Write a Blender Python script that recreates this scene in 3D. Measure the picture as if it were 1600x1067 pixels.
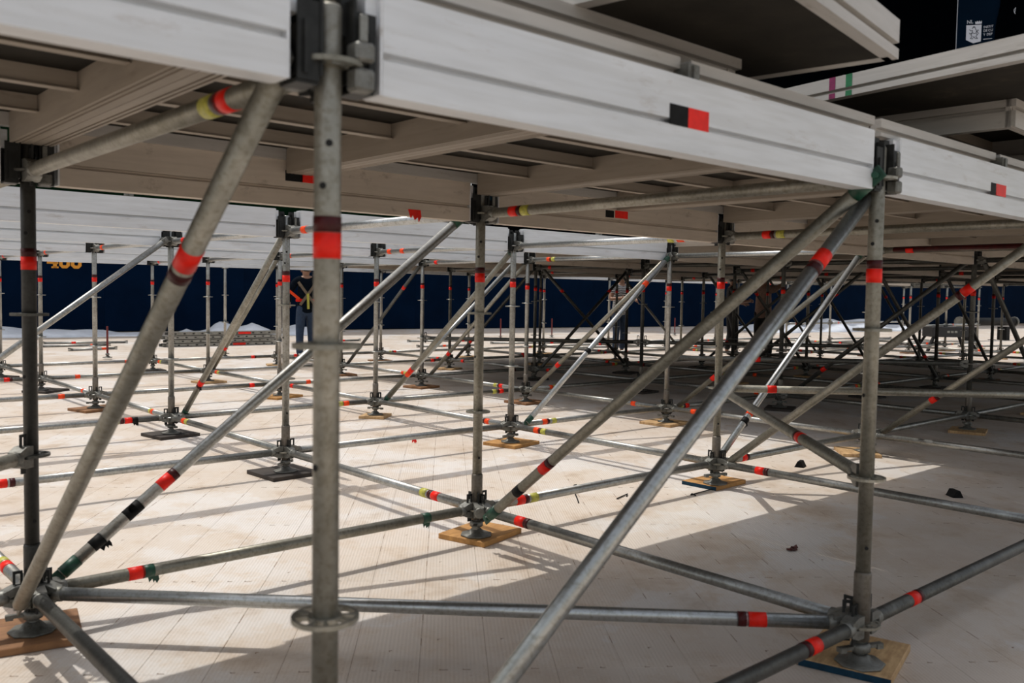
import bpy, bmesh, math, random
from mathutils import Vector, Matrix, Euler
R = random.Random(11)
PI = math.pi
for o in list(bpy.data.objects):
    bpy.data.objects.remove(o, do_unlink=True)
SC = bpy.context.scene
COL = SC.collection

# ------------------------------------------------------------------ camera, sky, sun, exposure
L = 2.0617            # bay length of the scaffold grid
Z0 = 0.165            # height of the base rosettes above the floor
CAMPOS = Vector((-0.8211, -3.4873, 1.0982 + Z0))
YAW, PITCH, ROLL, FPX = -0.72781, -0.05268, 0.016373, 1393.06
_f = Vector((-math.sin(YAW) * math.cos(PITCH), math.cos(YAW) * math.cos(PITCH), math.sin(PITCH)))
_r = Vector((math.cos(YAW), math.sin(YAW), 0))
_u = _r.cross(_f)
_r2 = _r * math.cos(ROLL) + _u * math.sin(ROLL)
_u2 = _r2.cross(_f)
cam = bpy.data.cameras.new('camera')
cam.sensor_width = 36.0
cam.lens = FPX / 1600 * 36.0
cam.clip_end = 400
cam.dof.use_dof = True
cam.dof.focus_distance = 7.0
cam.dof.aperture_fstop = 4.0
co = bpy.data.objects.new('camera', cam)
COL.objects.link(co)
co.matrix_world = Matrix(((_r2.x, _u2.x, -_f.x, CAMPOS.x), (_r2.y, _u2.y, -_f.y, CAMPOS.y), (_r2.z, _u2.z, -_f.z, CAMPOS.z), (0, 0, 0, 1)))
SC.camera = co

SUNDIR = Vector((0.08, -0.40, -1.0)).normalized()      # direction the light travels
world = bpy.data.worlds.new('world')
SC.world = world
world.use_nodes = True
wn = world.node_tree
wn.nodes.clear()
sky = wn.nodes.new('ShaderNodeTexSky')
sky.sky_type = 'NISHITA'
sky.sun_disc = False
sky.sun_elevation = math.asin(-SUNDIR.z)
sky.sun_rotation = math.atan2(-SUNDIR.x, -SUNDIR.y)
sky.air_density = 1.0
sky.dust_density = 2.5
sky.ozone_density = 1.0
bg = wn.nodes.new('ShaderNodeBackground')
bg.inputs['Strength'].default_value = 0.255
wo = wn.nodes.new('ShaderNodeOutputWorld')
hs = wn.nodes.new('ShaderNodeHueSaturation')                        # thin white haze over the whole sky, warm white balance
hs.inputs['Saturation'].default_value = 0.45
wn.links.new(sky.outputs[0], hs.inputs['Color'])
wb = wn.nodes.new('ShaderNodeMix')
wb.data_type = 'RGBA'
wb.blend_type = 'MULTIPLY'
wb.inputs[0].default_value = 1.0
wb.inputs[7].default_value = (1.0, 0.96, 0.90, 1)
wn.links.new(hs.outputs[0], wb.inputs[6])
wn.links.new(wb.outputs[2], bg.inputs[0])
wn.links.new(bg.outputs[0], wo.inputs[0])
sl = bpy.data.lights.new('sun', 'SUN')
sl.energy = 3.1
sl.angle = math.radians(0.55)
sl.color = (1.0, 0.97, 0.92)
so = bpy.data.objects.new('sun', sl)
COL.objects.link(so)
so.rotation_euler = SUNDIR.to_track_quat('-Z', 'Y').to_euler()
so.location = (0, 20, 30)
SC.view_settings.view_transform = 'Standard'
SC.view_settings.look = 'None'
SC.view_settings.exposure = -0.45
SC.view_settings.gamma = 1.0
SC.view_settings.use_curve_mapping = False

# ------------------------------------------------------------------ materials
def mat(name, build):
    m = bpy.data.materials.new(name)
    m.use_nodes = True
    nt = m.node_tree
    b = nt.nodes['Principled BSDF']
    build(nt, b)
    return m

def nd(nt, t, **kw):
    n = nt.nodes.new(t)
    for k, v in kw.items():
        if k in n.inputs:
            n.inputs[k].default_value = v
        else:
            setattr(n, k, v)
    return n

def ramp(nt, fac, stops):
    n = nt.nodes.new('ShaderNodeValToRGB')
    e = n.color_ramp.elements
    while len(e) < len(stops):
        e.new(0.5)
    for i, (p, c) in enumerate(stops):
        e[i].position = p
        e[i].color = (*c, 1) if len(c) == 3 else c
    nt.links.new(fac, n.inputs[0])
    return n.outputs[0]

def mixc(nt, fac, a, b, mode='MIX'):
    n = nt.nodes.new('ShaderNodeMix')
    n.data_type = 'RGBA'
    n.blend_type = mode
    for s, v in ((n.inputs[0], fac), (n.inputs[6], a), (n.inputs[7], b)):
        if hasattr(v, 'links'):
            nt.links.new(v, s)
        elif isinstance(v, (int, float)):
            s.default_value = v
        else:
            s.default_value = (*v, 1)
    return n.outputs[2]

def objco(nt, scale=(1, 1, 1), rnd=True):
    tc = nt.nodes.new('ShaderNodeTexCoord')
    mp = nt.nodes.new('ShaderNodeMapping')
    mp.inputs['Scale'].default_value = scale
    nt.links.new(tc.outputs['Object'], mp.inputs[0])
    if rnd:
        oi = nt.nodes.new('ShaderNodeObjectInfo')
        mu = nt.nodes.new('ShaderNodeMath')
        mu.operation = 'MULTIPLY'
        mu.inputs[1].default_value = 37.0
        nt.links.new(oi.outputs['Random'], mu.inputs[0])
        cx = nt.nodes.new('ShaderNodeCombineXYZ')
        for i in range(3):
            nt.links.new(mu.outputs[0], cx.inputs[i])
        nt.links.new(cx.outputs[0], mp.inputs['Location'])
    return mp.outputs[0]

def noise(nt, vec, scale, detail=4, rough=0.6):
    n = nd(nt, 'ShaderNodeTexNoise', Scale=scale, Detail=detail, Roughness=rough)
    nt.links.new(vec, n.inputs['Vector'])
    return n.outputs['Fac']

def bump(nt, b, h, strength=0.2, dist=0.002):
    n = nd(nt, 'ShaderNodeBump', Strength=strength, Distance=dist)
    nt.links.new(h, n.inputs['Height'])
    nt.links.new(n.outputs[0], b.inputs['Normal'])

def flat(name, c, rough=0.6, metal=0.0, var=0.25, scale=30.0, spec=0.5):
    def f(nt, b):
        v = objco(nt)
        n = noise(nt, v, scale)
        c2 = tuple(x * (1 - var) for x in c)
        c3 = tuple(min(1, x * (1 + var)) for x in c)
        nt.links.new(ramp(nt, n, [(0.3, c2), (0.7, c3)]), b.inputs['Base Color'])
        b.inputs['Roughness'].default_value = rough
        b.inputs['Metallic'].default_value = metal
        b.inputs['Specular IOR Level'].default_value = spec
    return mat(name, f)

def galv(name, dark, light, rough=(0.30, 0.48), metal=0.88):
    def f(nt, b):
        v = objco(nt, (1, 1, 1))
        n1 = noise(nt, v, 9, 6, 0.7)
        n2 = noise(nt, v, 70, 3, 0.6)
        oi = nt.nodes.new('ShaderNodeObjectInfo')
        base = ramp(nt, n1, [(0.28, dark), (0.55, tuple((a + c) / 2 for a, c in zip(dark, light))), (0.75, light)])
        spot = ramp(nt, n2, [(0.35, (0.62, 0.58, 0.5)), (0.52, (1, 1, 1))])
        c = mixc(nt, 0.6, base, spot, 'MULTIPLY')
        br = ramp(nt, oi.outputs['Random'], [(0, (0.74, 0.74, 0.72)), (1, (1.0, 1.0, 1.0))])
        c = mixc(nt, 1.0, c, br, 'MULTIPLY')
        nt.links.new(c, b.inputs['Base Color'])
        mr = nd(nt, 'ShaderNodeMapRange')
        mr.inputs[3].default_value, mr.inputs[4].default_value = rough[1], rough[0]
        nt.links.new(n1, mr.inputs[0])
        nt.links.new(mr.outputs[0], b.inputs['Roughness'])
        b.inputs['Metallic'].default_value = metal
        bump(nt, b, n2, 0.12, 0.001)
    return mat(name, f)

GALV = galv('galvanized_steel', (0.28, 0.28, 0.265), (0.57, 0.57, 0.545))
SHINY = galv('bright_galvanized_steel', (0.44, 0.455, 0.455), (0.66, 0.68, 0.68), (0.24, 0.40), 0.9)
BLACKPOST = galv('black_painted_steel', (0.022, 0.022, 0.020), (0.060, 0.060, 0.055), (0.4, 0.55), 0.3)
DIRTY = galv('weathered_galvanized_steel', (0.24, 0.23, 0.19), (0.48, 0.46, 0.40), (0.38, 0.56), 0.7)
DARKP = galv('dull_and_shade_dark_steel', (0.085, 0.085, 0.08), (0.19, 0.19, 0.175), (0.40, 0.55), 0.7)  # in the far bays this tone has the under-deck shade put into it
COLLAR = galv('collar_steel', (0.16, 0.14, 0.12), (0.30, 0.27, 0.23), (0.45, 0.6), 0.55)
CAST = galv('cast_head_steel', (0.14, 0.14, 0.13), (0.34, 0.34, 0.31), (0.4, 0.6), 0.6)
BLACKS = flat('black_bracket_steel', (0.020, 0.021, 0.020), 0.5, 0.2, 0.4, 30, 0.3)
HOLE = flat('hole_dark', (0.01, 0.01, 0.01), 0.9)
RED = flat('orange_red_tape', (0.82, 0.014, 0.004), 0.45, 0, 0.15, 30, 0.3)
ORANGE = flat('orange_tape', (0.90, 0.065, 0.006), 0.45, 0, 0.12, 30, 0.3)
DRED = flat('dark_red_tape', (0.050, 0.004, 0.004), 0.45, 0, 0.4, 30, 0.3)
YEL = flat('yellow_tape', (0.46, 0.44, 0.07), 0.45, 0, 0.3, 90)
GREEN = flat('green_tape', (0.006, 0.055, 0.030), 0.45, 0, 0.4)
BLACKT = flat('black_tape', (0.008, 0.008, 0.008), 0.6, 0, 0.4, 30, 0.15)
BLUET = flat('blue_paint', (0.006, 0.035, 0.065), 0.6, 0, 0.3, 30, 0.2)
TARP = flat('white_tarpaulin', (0.74, 0.78, 0.84), 0.5, 0, 0.1, 3)

def alu(name, c, stain, rough=0.5, metal=0.25, sc=(1.2, 8, 8), amount=0.55):
    def f(nt, b):
        v = objco(nt, sc)
        n1 = noise(nt, v, 3.2, 8, 0.72)
        n2 = noise(nt, v, 1.1, 4, 0.6)
        v3 = objco(nt, (2.5, 30, 30))
        n3 = noise(nt, v3, 2, 2, 0.5)
        base = ramp(nt, n2, [(0.3, tuple(x * 0.9 for x in c)), (0.7, tuple(min(1, x * 1.08) for x in c))])
        st = ramp(nt, n1, [(0.28, (1, 1, 1)), (0.42, (0, 0, 0))])
        fac = mixc(nt, 1.0, st, (amount, amount, amount), 'MULTIPLY')
        sep = nt.nodes.new('ShaderNodeSeparateColor')
        nt.links.new(fac, sep.inputs[0])
        col = mixc(nt, sep.outputs[0], base, stain)
        col = mixc(nt, 0.25, col, ramp(nt, n3, [(0.35, (0.72, 0.7, 0.66)), (0.6, (1, 1, 1))]), 'MULTIPLY')
        nt.links.new(col, b.inputs['Base Color'])
        b.inputs['Roughness'].default_value = rough
        b.inputs['Metallic'].default_value = metal
        bump(nt, b, n1, 0.08, 0.002)
    return mat(name, f)
BEAM = alu('beam_aluminium', (0.735, 0.755, 0.775), (0.46, 0.42, 0.38), 0.45, 0.2, (1.2, 5, 5), 0.7)
BEAM2 = alu('stained_and_shaded_beam_aluminium', (0.56, 0.485, 0.40), (0.24, 0.19, 0.14), 0.6, 0.1, (2.0, 3, 3), 0.8)  # brown stains; in deck-covered bays its dark tone also holds shade
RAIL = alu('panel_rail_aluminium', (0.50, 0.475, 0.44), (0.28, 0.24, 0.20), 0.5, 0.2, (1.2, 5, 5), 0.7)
FRAME = alu('panel_frame_aluminium', (0.33, 0.28, 0.225), (0.16, 0.13, 0.10), 0.55, 0.2)  # dirt plus the shade below the decks, both put into this darker brown

def f_ply(nt, b):
    v = objco(nt, (1, 1, 1))
    n = noise(nt, v, 4, 6, 0.65)
    nt.links.new(ramp(nt, n, [(0.3, (0.016, 0.014, 0.011)), (0.6, (0.030, 0.026, 0.020)), (0.8, (0.075, 0.058, 0.040))]), b.inputs['Base Color'])
    b.inputs['Roughness'].default_value = 0.85
    b.inputs['Specular IOR Level'].default_value = 0.15
PLY = mat('film_faced_plywood', f_ply)

def wood(name, a, c, edge=None):
    def f(nt, b):
        v = objco(nt, (3, 26, 8))
        n = noise(nt, v, 2.0, 6, 0.65)
        v2 = objco(nt, (1, 1, 1))
        n2 = noise(nt, v2, 14, 4)
        col = ramp(nt, n, [(0.3, a), (0.7, c)])
        col = mixc(nt, 0.35, col, ramp(nt, n2, [(0.35, (0.35, 0.28, 0.22)), (0.55, (1, 1, 1))]), 'MULTIPLY')
        nt.links.new(col, b.inputs['Base Color'])
        b.inputs['Roughness'].default_value = 0.7
        bump(nt, b, n, 0.2, 0.002)
    return mat(name, f)
W_OCHRE = wood('ochre_plywood', (0.36, 0.17, 0.045), (0.60, 0.32, 0.10))
W_BROWN = wood('brown_plywood', (0.19, 0.085, 0.035), (0.34, 0.17, 0.07))
W_DARK = wood('black_film_plywood', (0.020, 0.016, 0.014), (0.06, 0.045, 0.035))
W_PALE = wood('pale_plywood', (0.42, 0.25, 0.11), (0.66, 0.44, 0.22))

def f_floor(nt, b):
    mp = nt.nodes.new('ShaderNodeMapping')
    mp.inputs['Rotation'].default_value = (0, 0, -(math.atan2(0.794, 0.608)))
    geo = nt.nodes.new('ShaderNodeNewGeometry')
    nt.links.new(geo.outputs['Position'], mp.inputs[0])   # along the boards = local x
    v = mp.outputs[0]
    oi = nt.nodes.new('ShaderNodeObjectInfo')
    n1 = noise(nt, v, 0.8, 7, 0.62)
    n2 = noise(nt, v, 2.6, 9, 0.72)
    n3 = noise(nt, v, 26.0, 4, 0.65)
    base = ramp(nt, n1, [(0.30, (0.55, 0.46, 0.38)), (0.46, (0.635, 0.56, 0.485)), (0.535, (0.645, 0.575, 0.505)), (0.55, (0.67, 0.625, 0.58)), (0.75, (0.68, 0.64, 0.605))])
    dirt = ramp(nt, n2, [(0.28, (0.60, 0.47, 0.34)), (0.44, (0.93, 0.88, 0.82)), (0.50, (1, 1, 1))])
    c = mixc(nt, 0.75, base, dirt, 'MULTIPLY')
    edge = ramp(nt, n2, [(0.492, (1, 1, 1)), (0.50, (0.72, 0.55, 0.36)), (0.508, (1, 1, 1))])   # tide marks of dried puddles
    c = mixc(nt, 0.30, c, edge, 'MULTIPLY')
    spk = ramp(nt, n3, [(0.26, (0.40, 0.28, 0.18)), (0.33, (1, 1, 1))])
    c = mixc(nt, 0.55, c, spk, 'MULTIPLY')
    rnd = ramp(nt, oi.outputs['Random'], [(0, (0.965, 0.96, 0.955)), (1, (1, 1, 1))])
    c = mixc(nt, 1.0, c, rnd, 'MULTIPLY')
    nt.links.new(c, b.inputs['Base Color'])
    b.inputs['Roughness'].default_value = 0.6
    b.inputs['Specular IOR Level'].default_value = 0.3
    w = nt.nodes.new('ShaderNodeTexWave')
    w.wave_type = 'BANDS'
    w.bands_direction = 'Y'
    w.inputs['Scale'].default_value = 22.0
    w.inputs['Distortion'].default_value = 0.3
    nt.links.new(v, w.inputs['Vector'])
    bump(nt, b, w.outputs['Fac'], 0.35, 0.0025)
FLOOR = mat('cream_ribbed_floor_plastic', f_floor)
def f_gap(nt, b):
    v = objco(nt, rnd=False)
    nt.links.new(ramp(nt, noise(nt, v, 2), [(0.3, (0.26, 0.19, 0.13)), (0.7, (0.42, 0.33, 0.25))]), b.inputs['Base Color'])
    b.inputs['Roughness'].default_value = 0.9
SUBFLOOR = mat('dusty_subfloor', f_gap)
LATCH = flat('rusty_latch', (0.20, 0.115, 0.06), 0.7, 0, 0.5)
NAVY = flat('navy_wall_pad', (0.0012, 0.0085, 0.026), 0.8, 0, 0.2, 1.0, 0.03)
DGREEN = flat('dark_green_screen', (0.002, 0.014, 0.005), 0.9, 0, 0.2, 2, 0.03)
BLACKW = flat('black_screen', (0.0008, 0.0012, 0.0018), 0.9, 0, 0.2, 2, 0.0)
NAVY2 = flat('navy_banner', (0.002, 0.008, 0.018), 0.9, 0, 0.1, 1.0, 0.02)
LETTER = flat('orange_letter', (0.85, 0.33, 0.02), 0.5, 0, 0.08)
WHITEP = flat('pale_print', (0.62, 0.64, 0.70), 0.5, 0, 0.05)
SKIN = flat('skin', (0.30, 0.16, 0.10), 0.55, 0, 0.1)
HAIR = flat('dark_hair', (0.012, 0.009, 0.007), 0.5, 0, 0.3)
SH_NAVY = flat('navy_shirt', (0.004, 0.007, 0.012), 0.9, 0, 0.25, 30, 0.05)
SH_BROWN = flat('dusty_pink_shirt', (0.30, 0.19, 0.15), 0.8)
SH_BLACK = flat('black_shirt', (0.012, 0.012, 0.014), 0.8)
JEANS = flat('blue_jeans', (0.02, 0.04, 0.08), 0.85)
DPANTS = flat('dark_trousers', (0.012, 0.012, 0.014), 0.85)
SHOE = flat('dark_boots', (0.02, 0.015, 0.012), 0.7)
STRAP = flat('tan_harness_strap', (0.16, 0.12, 0.08), 0.7)
def f_stripe(nt, b):
    v = objco(nt, (1, 1, 1), False)
    w = nt.nodes.new('ShaderNodeTexWave')
    w.wave_type = 'RINGS'
    w.rings_direction = 'X'
    w.inputs['Scale'].default_value = 9
    w.inputs['Distortion'].default_value = 3
    nt.links.new(v, w.inputs['Vector'])
    nt.links.new(ramp(nt, w.outputs['Fac'], [(0.55, (0.015, 0.015, 0.018)), (0.7, (0.75, 0.75, 0.75))]), b.inputs['Base Color'])
SH_STRIPE = mat('black_and_white_streaked_shirt', f_stripe)

# ------------------------------------------------------------------ helpers
def link(o):
    COL.objects.link(o)
    return o

def obj(name, me, parent=None, mw=None, label=None):
    """one mesh object; mw is the transform in the parent's space (or world)"""
    o = bpy.data.objects.new(name, me)
    if parent is not None:
        o.parent = parent
    if mw is not None:
        o.matrix_local = mw
    if label:
        o['label'] = label
    return link(o)

def tag(o, label, cat, group=None, kind=None):
    if label:
        o['label'] = label
    if cat:
        o['category'] = cat
    if group:
        o['group'] = group
    if kind:
        o['kind'] = kind
    return o

def empty(name, mw):
    o = bpy.data.objects.new(name, None)
    o.empty_display_size = 0.1
    o.matrix_world = mw
    return link(o)

def done(bm, name, m, smooth=False):
    me = bpy.data.meshes.new(name)
    bm.normal_update()
    bm.to_mesh(me)
    bm.free()
    me.materials.append(m)
    return me

def box(bm, x0, x1, y0, y1, z0, z1, mtx=None, bev=0.0):
    vs = [bm.verts.new(p) for p in ((x0, y0, z0), (x1, y0, z0), (x1, y1, z0), (x0, y1, z0), (x0, y0, z1), (x1, y0, z1), (x1, y1, z1), (x0, y1, z1))]
    if mtx is not None:
        for v in vs:
            v.co = mtx @ v.co
    fs = [bm.faces.new([vs[i] for i in q]) for q in ((3, 2, 1, 0), (4, 5, 6, 7), (0, 1, 5, 4), (1, 2, 6, 5), (2, 3, 7, 6), (3, 0, 4, 7))]
    if bev:
        es = list({e for f in fs for e in f.edges})
        bmesh.ops.bevel(bm, geom=es, offset=bev, segments=1, affect='EDGES')

def lathe(bm, prof, seg, axis='Z', cap=True, mtx=None):
    """prof: list of (r, h); revolve about axis"""
    rings = []
    for r, h in prof:
        ring = []
        for i in range(seg):
            a = 2 * PI * i / seg
            c, s = r * math.cos(a), r * math.sin(a)
            p = Vector((c, s, h)) if axis == 'Z' else Vector((h, c, s))
            if mtx is not None:
                p = mtx @ p
            ring.append(bm.verts.new(p))
        rings.append(ring)
    for a, b in zip(rings, rings[1:]):
        for i in range(seg):
            f = bm.faces.new((a[i], a[(i + 1) % seg], b[(i + 1) % seg], b[i]))
            f.smooth = True
    if cap:
        bm.faces.new(list(reversed(rings[0])))
        bm.faces.new(rings[-1])

def extrude(bm, poly, x0, x1):
    """closed polygon of (y, z), extruded along x"""
    a = [bm.verts.new((x0, y, z)) for y, z in poly]
    b = [bm.verts.new((x1, y, z)) for y, z in poly]
    n = len(poly)
    for i in range(n):
        bm.faces.new((a[i], a[(i + 1) % n], b[(i + 1) % n], b[i]))
    bm.faces.new(list(reversed(a)))
    bm.faces.new(b)

CACHE = {}
def cached(key, fn):
    if key not in CACHE:
        CACHE[key] = fn()
    return CACHE[key]

RT = 0.02415
def tube_mesh(length, m, seg=20, r=RT, axis='X'):
    def fn():
        bm = bmesh.new()
        lathe(bm, [(r, 0), (r, length)], seg, axis)
        return done(bm, 'tube', m)
    return cached(('tube', round(length, 3), m.name, seg, r, axis), fn)

def band_mesh(w, m, seg=20, r=RT, axis='X'):
    def fn():
        bm = bmesh.new()
        lathe(bm, [(r, -w / 2), (r + 0.0012, -w / 2), (r + 0.0012, w / 2), (r, w / 2)], seg, axis, False)
        return done(bm, 'tape_band', m)
    return cached(('band', round(w, 3), m.name, seg, r, axis), fn)

def rosette_mesh(lod, m):
    def fn():
        bm = bmesh.new()
        if not lod:
            lathe(bm, [(0.024, -0.0045), (0.060, -0.0045), (0.062, 0), (0.060, 0.0045), (0.024, 0.0045)], 16, 'Z', False)
            return done(bm, 'rosette', m)
        rs = [0.023, 0.0315, 0.0545, 0.062]
        seg = 32
        hole = set()
        for k in range(8):                                          # four wide and four narrow openings
            c = k * 4
            for i in ((-2, -1, 0, 1) if k % 2 == 0 else (-1, 0)):
                hole.add((c + i) % seg)
        solid = lambda j, i: 0 <= j < 3 and not (j == 1 and (i % seg) in hole)
        vt, vb = {}, {}
        for j, r in enumerate(rs):
            for i in range(seg):
                a = 2 * PI * i / seg
                vt[j, i] = bm.verts.new((r * math.cos(a), r * math.sin(a), 0.0045))
                vb[j, i] = bm.verts.new((r * math.cos(a), r * math.sin(a), -0.0045))
        for j in range(3):
            for i in range(seg):
                if not solid(j, i):
                    continue
                k = (i + 1) % seg
                bm.faces.new((vt[j, i], vt[j + 1, i], vt[j + 1, k], vt[j, k]))
                bm.faces.new((vb[j, k], vb[j + 1, k], vb[j + 1, i], vb[j, i]))
                if not solid(j - 1, i):
                    bm.faces.new((vt[j, i], vt[j, k], vb[j, k], vb[j, i]))
                if not solid(j + 1, i):
                    bm.faces.new((vb[j + 1, i], vb[j + 1, k], vt[j + 1, k], vt[j + 1, i]))
                if not solid(j, i - 1):
                    bm.faces.new((vb[j, i], vb[j + 1, i], vt[j + 1, i], vt[j, i]))
                if not solid(j, i + 1):
                    bm.faces.new((vt[j, k], vt[j + 1, k], vb[j + 1, k], vb[j, k]))
        return done(bm, 'rosette', m)
    return cached(('rosette', lod, m.name), fn)

def head_mesh():
    """cast wedge head: two jaws round the rosette and a boss for the tube; local x points away from the post"""
    def fn():
        bm = bmesh.new()
        def jaw(z0, z1, zt0, zt1):
            vs = []
            for x, y, a, b in ((0.027, 0.026, z0, z1), (0.062, 0.024, z0 * 1.0, z1), (0.098, 0.023, zt0, zt1)):
                vs.append([bm.verts.new(p) for p in ((x, -y, a), (x, y, a), (x, y, b), (x, -y, b))])
            for p, q in zip(vs, vs[1:]):
                for i in range(4):
                    bm.faces.new((p[i], p[(i + 1) % 4], q[(i + 1) % 4], q[i]))
            bm.faces.new(list(reversed(vs[0])))
            bm.faces.new(vs[-1])
        jaw(0.006, 0.038, 0.0, 0.024)
        jaw(-0.038, -0.006, -0.024, 0.0)
        lathe(bm, [(0.026, 0.080), (0.0275, 0.088), (0.0275, 0.108), (0.0245, 0.112)], 12, 'X')
        return done(bm, 'wedge_head', CAST)
    return cached('head', fn)

def wedge_mesh():
    """flat steel wedge with an eye at the top"""
    def fn():
        bm = bmesh.new()
        y = 0.0035
        box(bm, 0.036, 0.058, -y, y, -0.052, 0.040)
        box(bm, 0.032, 0.040, -y, y, 0.040, 0.078)
        box(bm, 0.056, 0.064, -y, y, 0.040, 0.078)
        box(bm, 0.032, 0.064, -y, y, 0.078, 0.088)
        return done(bm, 'wedge', BLACKS)
    return cached('wedge', fn)

def N(u, v, z=0.0):
    return Vector((L * v, -L * u, z + Z0))

def proj(P):
    d = P - CAMPOS
    de = d.dot(_f)
    if de < 0.05:
        return (-9e9, -9e9, de)
    return (800 + FPX * d.dot(_r2) / de, 533.5 - FPX * d.dot(_u2) / de, de)

ORD = ['zeroth', 'first', 'second', 'third', 'fourth', 'fifth', 'sixth', 'seventh', 'eighth', 'ninth', 'tenth', 'eleventh', 'twelfth', 'thirteenth', 'fourteenth', 'fifteenth', 'sixteenth', 'seventeenth', 'eighteenth', 'nineteenth', 'twentieth']

# ------------------------------------------------------------------ the setting: floor, outfield wall, screens
AL = Vector((0.608, 0.794, 0)).normalized()
AC = Vector((0.794, -0.608, 0)).normalized()
FROT = Matrix(((AL.x, AC.x * -1, 0, 0), (AL.y, AC.y * -1, 0, 0), (0, 0, 1, 0), (0, 0, 0, 1)))   # x along, y = -across (right handed)
bm = bmesh.new()
box(bm, -14, 75, -14, 40, -0.30, -0.012)
floor = tag(obj('floor', done(bm, 'floor', SUBFLOOR)), 'cream ribbed plastic floor covering laid in long narrow boards', None, None, 'structure')
TW, TL = 0.2316, 0.9435
T_AL0, T_AC0 = 0.6105, 1.6245          # a joint crossing (distances along / across the boards)
def tile_mesh(seed):
    bm = bmesh.new()
    g, c = 0.0004, 0.0012
    x0, x1, y0, y1 = g, TL - g, g, TW - g
    lo = [bm.verts.new(p) for p in ((x0, y0, -0.012), (x1, y0, -0.012), (x1, y1, -0.012), (x0, y1, -0.012))]
    mi = [bm.verts.new(p) for p in ((x0, y0, -c), (x1, y0, -c), (x1, y1, -c), (x0, y1, -c))]
    hi = [bm.verts.new(p) for p in ((x0 + c, y0 + c, 0), (x1 - c, y0 + c, 0), (x1 - c, y1 - c, 0), (x0 + c, y1 - c, 0))]
    for a, b in ((lo, mi), (mi, hi)):
        for i in range(4):
            bm.faces.new((a[i], a[(i + 1) % 4], b[(i + 1) % 4], b[i]))
    bm.faces.new(hi)
    return done(bm, 'floor_board', FLOOR)
TILE = tile_mesh(0)
def latch_mesh(k):
    """sunken clip marks at one end of a board and short open slots along its long joint"""
    rr = random.Random(k)
    bm = bmesh.new()
    for y in (0.072, 0.150):
        if rr.random() < .8:
            w = rr.uniform(.008, .018)
            box(bm, 0.004, 0.0075, y - w, y + w, -0.001, 0.0004)
            box(bm, 0.004, 0.012, y + w - .004, y + w, -0.001, 0.0004)
    for x in (0.25, 0.50, 0.72):
        if rr.random() < .62:
            l = rr.uniform(.02, .05)
            box(bm, x - l, x + l, -0.0012, 0.0014, -0.001, 0.0004)
    if rr.random() < .6:
        x, y = rr.uniform(.1, .8), rr.uniform(.06, .17)
        box(bm, x, x + .012, y, y + .004, -0.001, 0.0004)
        box(bm, x + .009, x + .012, y - .008, y, -0.001, 0.0004)
    return done(bm, 'clip_mark', LATCH)
LATCHM = [latch_mesh(k) for k in range(8)]
def tmat(i, j):
    a, c = T_AL0 + i * TL, T_AC0 + j * TW
    p = AL * a + AC * (c + TW)
    m = FROT.copy()
    m.translation = (p.x, p.y, 0)
    return m
cells = []
far_cells = []
for i in range(-14, 46):
    for j in range(-66, 150):
        p = AL * (T_AL0 + (i + .5) * TL) + AC * (T_AC0 + (j + .5) * TW)
        if p.y > 30 or p.x > 60 or p.x < -12 or p.y < -12:
            continue
        x, y, de = proj(Vector((p.x, p.y, 0)))
        if de > 0.4 and -260 / max(1, de / 3) < x < 1600 + 260 / max(1, de / 3) and y < 1250:
            cells.append((de, i, j))
        else:
            far_cells.append((99, i, j))
cells.sort()
for de, i, j in cells[:300]:
    t = obj('floor_board', TILE, floor, tmat(i, j))
    obj('clip_mark', R.choice(LATCHM), t)
bm = bmesh.new()
for de, i, j in cells[300:] + far_cells:
    m = tmat(i, j)
    g = 0.0006
    x0, x1, y0, y1 = g, TL - g, g, TW - g
    if de < 14:
        box(bm, x0, x1, y0, y1, -0.012, 0, m)
    else:
        bm.faces.new([bm.verts.new(m @ Vector(p)) for p in ((x0, y0, 0), (x1, y0, 0), (x1, y1, 0), (x0, y1, 0))])
tag(obj('floor_board_field', done(bm, 'floor_board_field', FLOOR), floor), None, None, None, 'stuff')
FA, FD = Vector((5.43, 23.5, 0)), Vector((35.08, -4.48, 0)).normalized()
FN = Vector((FD.y, -FD.x, 0))                                       # towards the camera
def wallmat(s, n=0.0, z=0.0):
    p = FA + FD * s + FN * n
    return Matrix(((FD.x, -FN.x, 0, p.x), (FD.y, -FN.y, 0, p.y), (0, 0, 1, z), (0, 0, 0, 1)))
WF = empty('outfield_wall', wallmat(-14))
tag(WF, 'long navy padded outfield wall behind the scaffold', 'wall')
def pad_mesh():
    bm = bmesh.new()
    box(bm, 0.001, 1.999, 0, 0.12, 0, 2.75, None, 0.003)
    return done(bm, 'wall_pad', NAVY)
PADM = pad_mesh()
for k in range(36):
    obj('wall_pad', PADM, WF, Matrix.Translation((k * 2.0, 0, 0.03)))
bm = bmesh.new()
box(bm, 0, 72, 0.121, 0.3, 0, 2.8)
obj('wall_back', done(bm, 'wall_back', DGREEN), WF)
bm = bmesh.new()
box(bm, 0, 72, -0.02, 0.16, 2.79, 2.86)
obj('wall_cap', done(bm, 'wall_cap', NAVY), WF)

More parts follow.
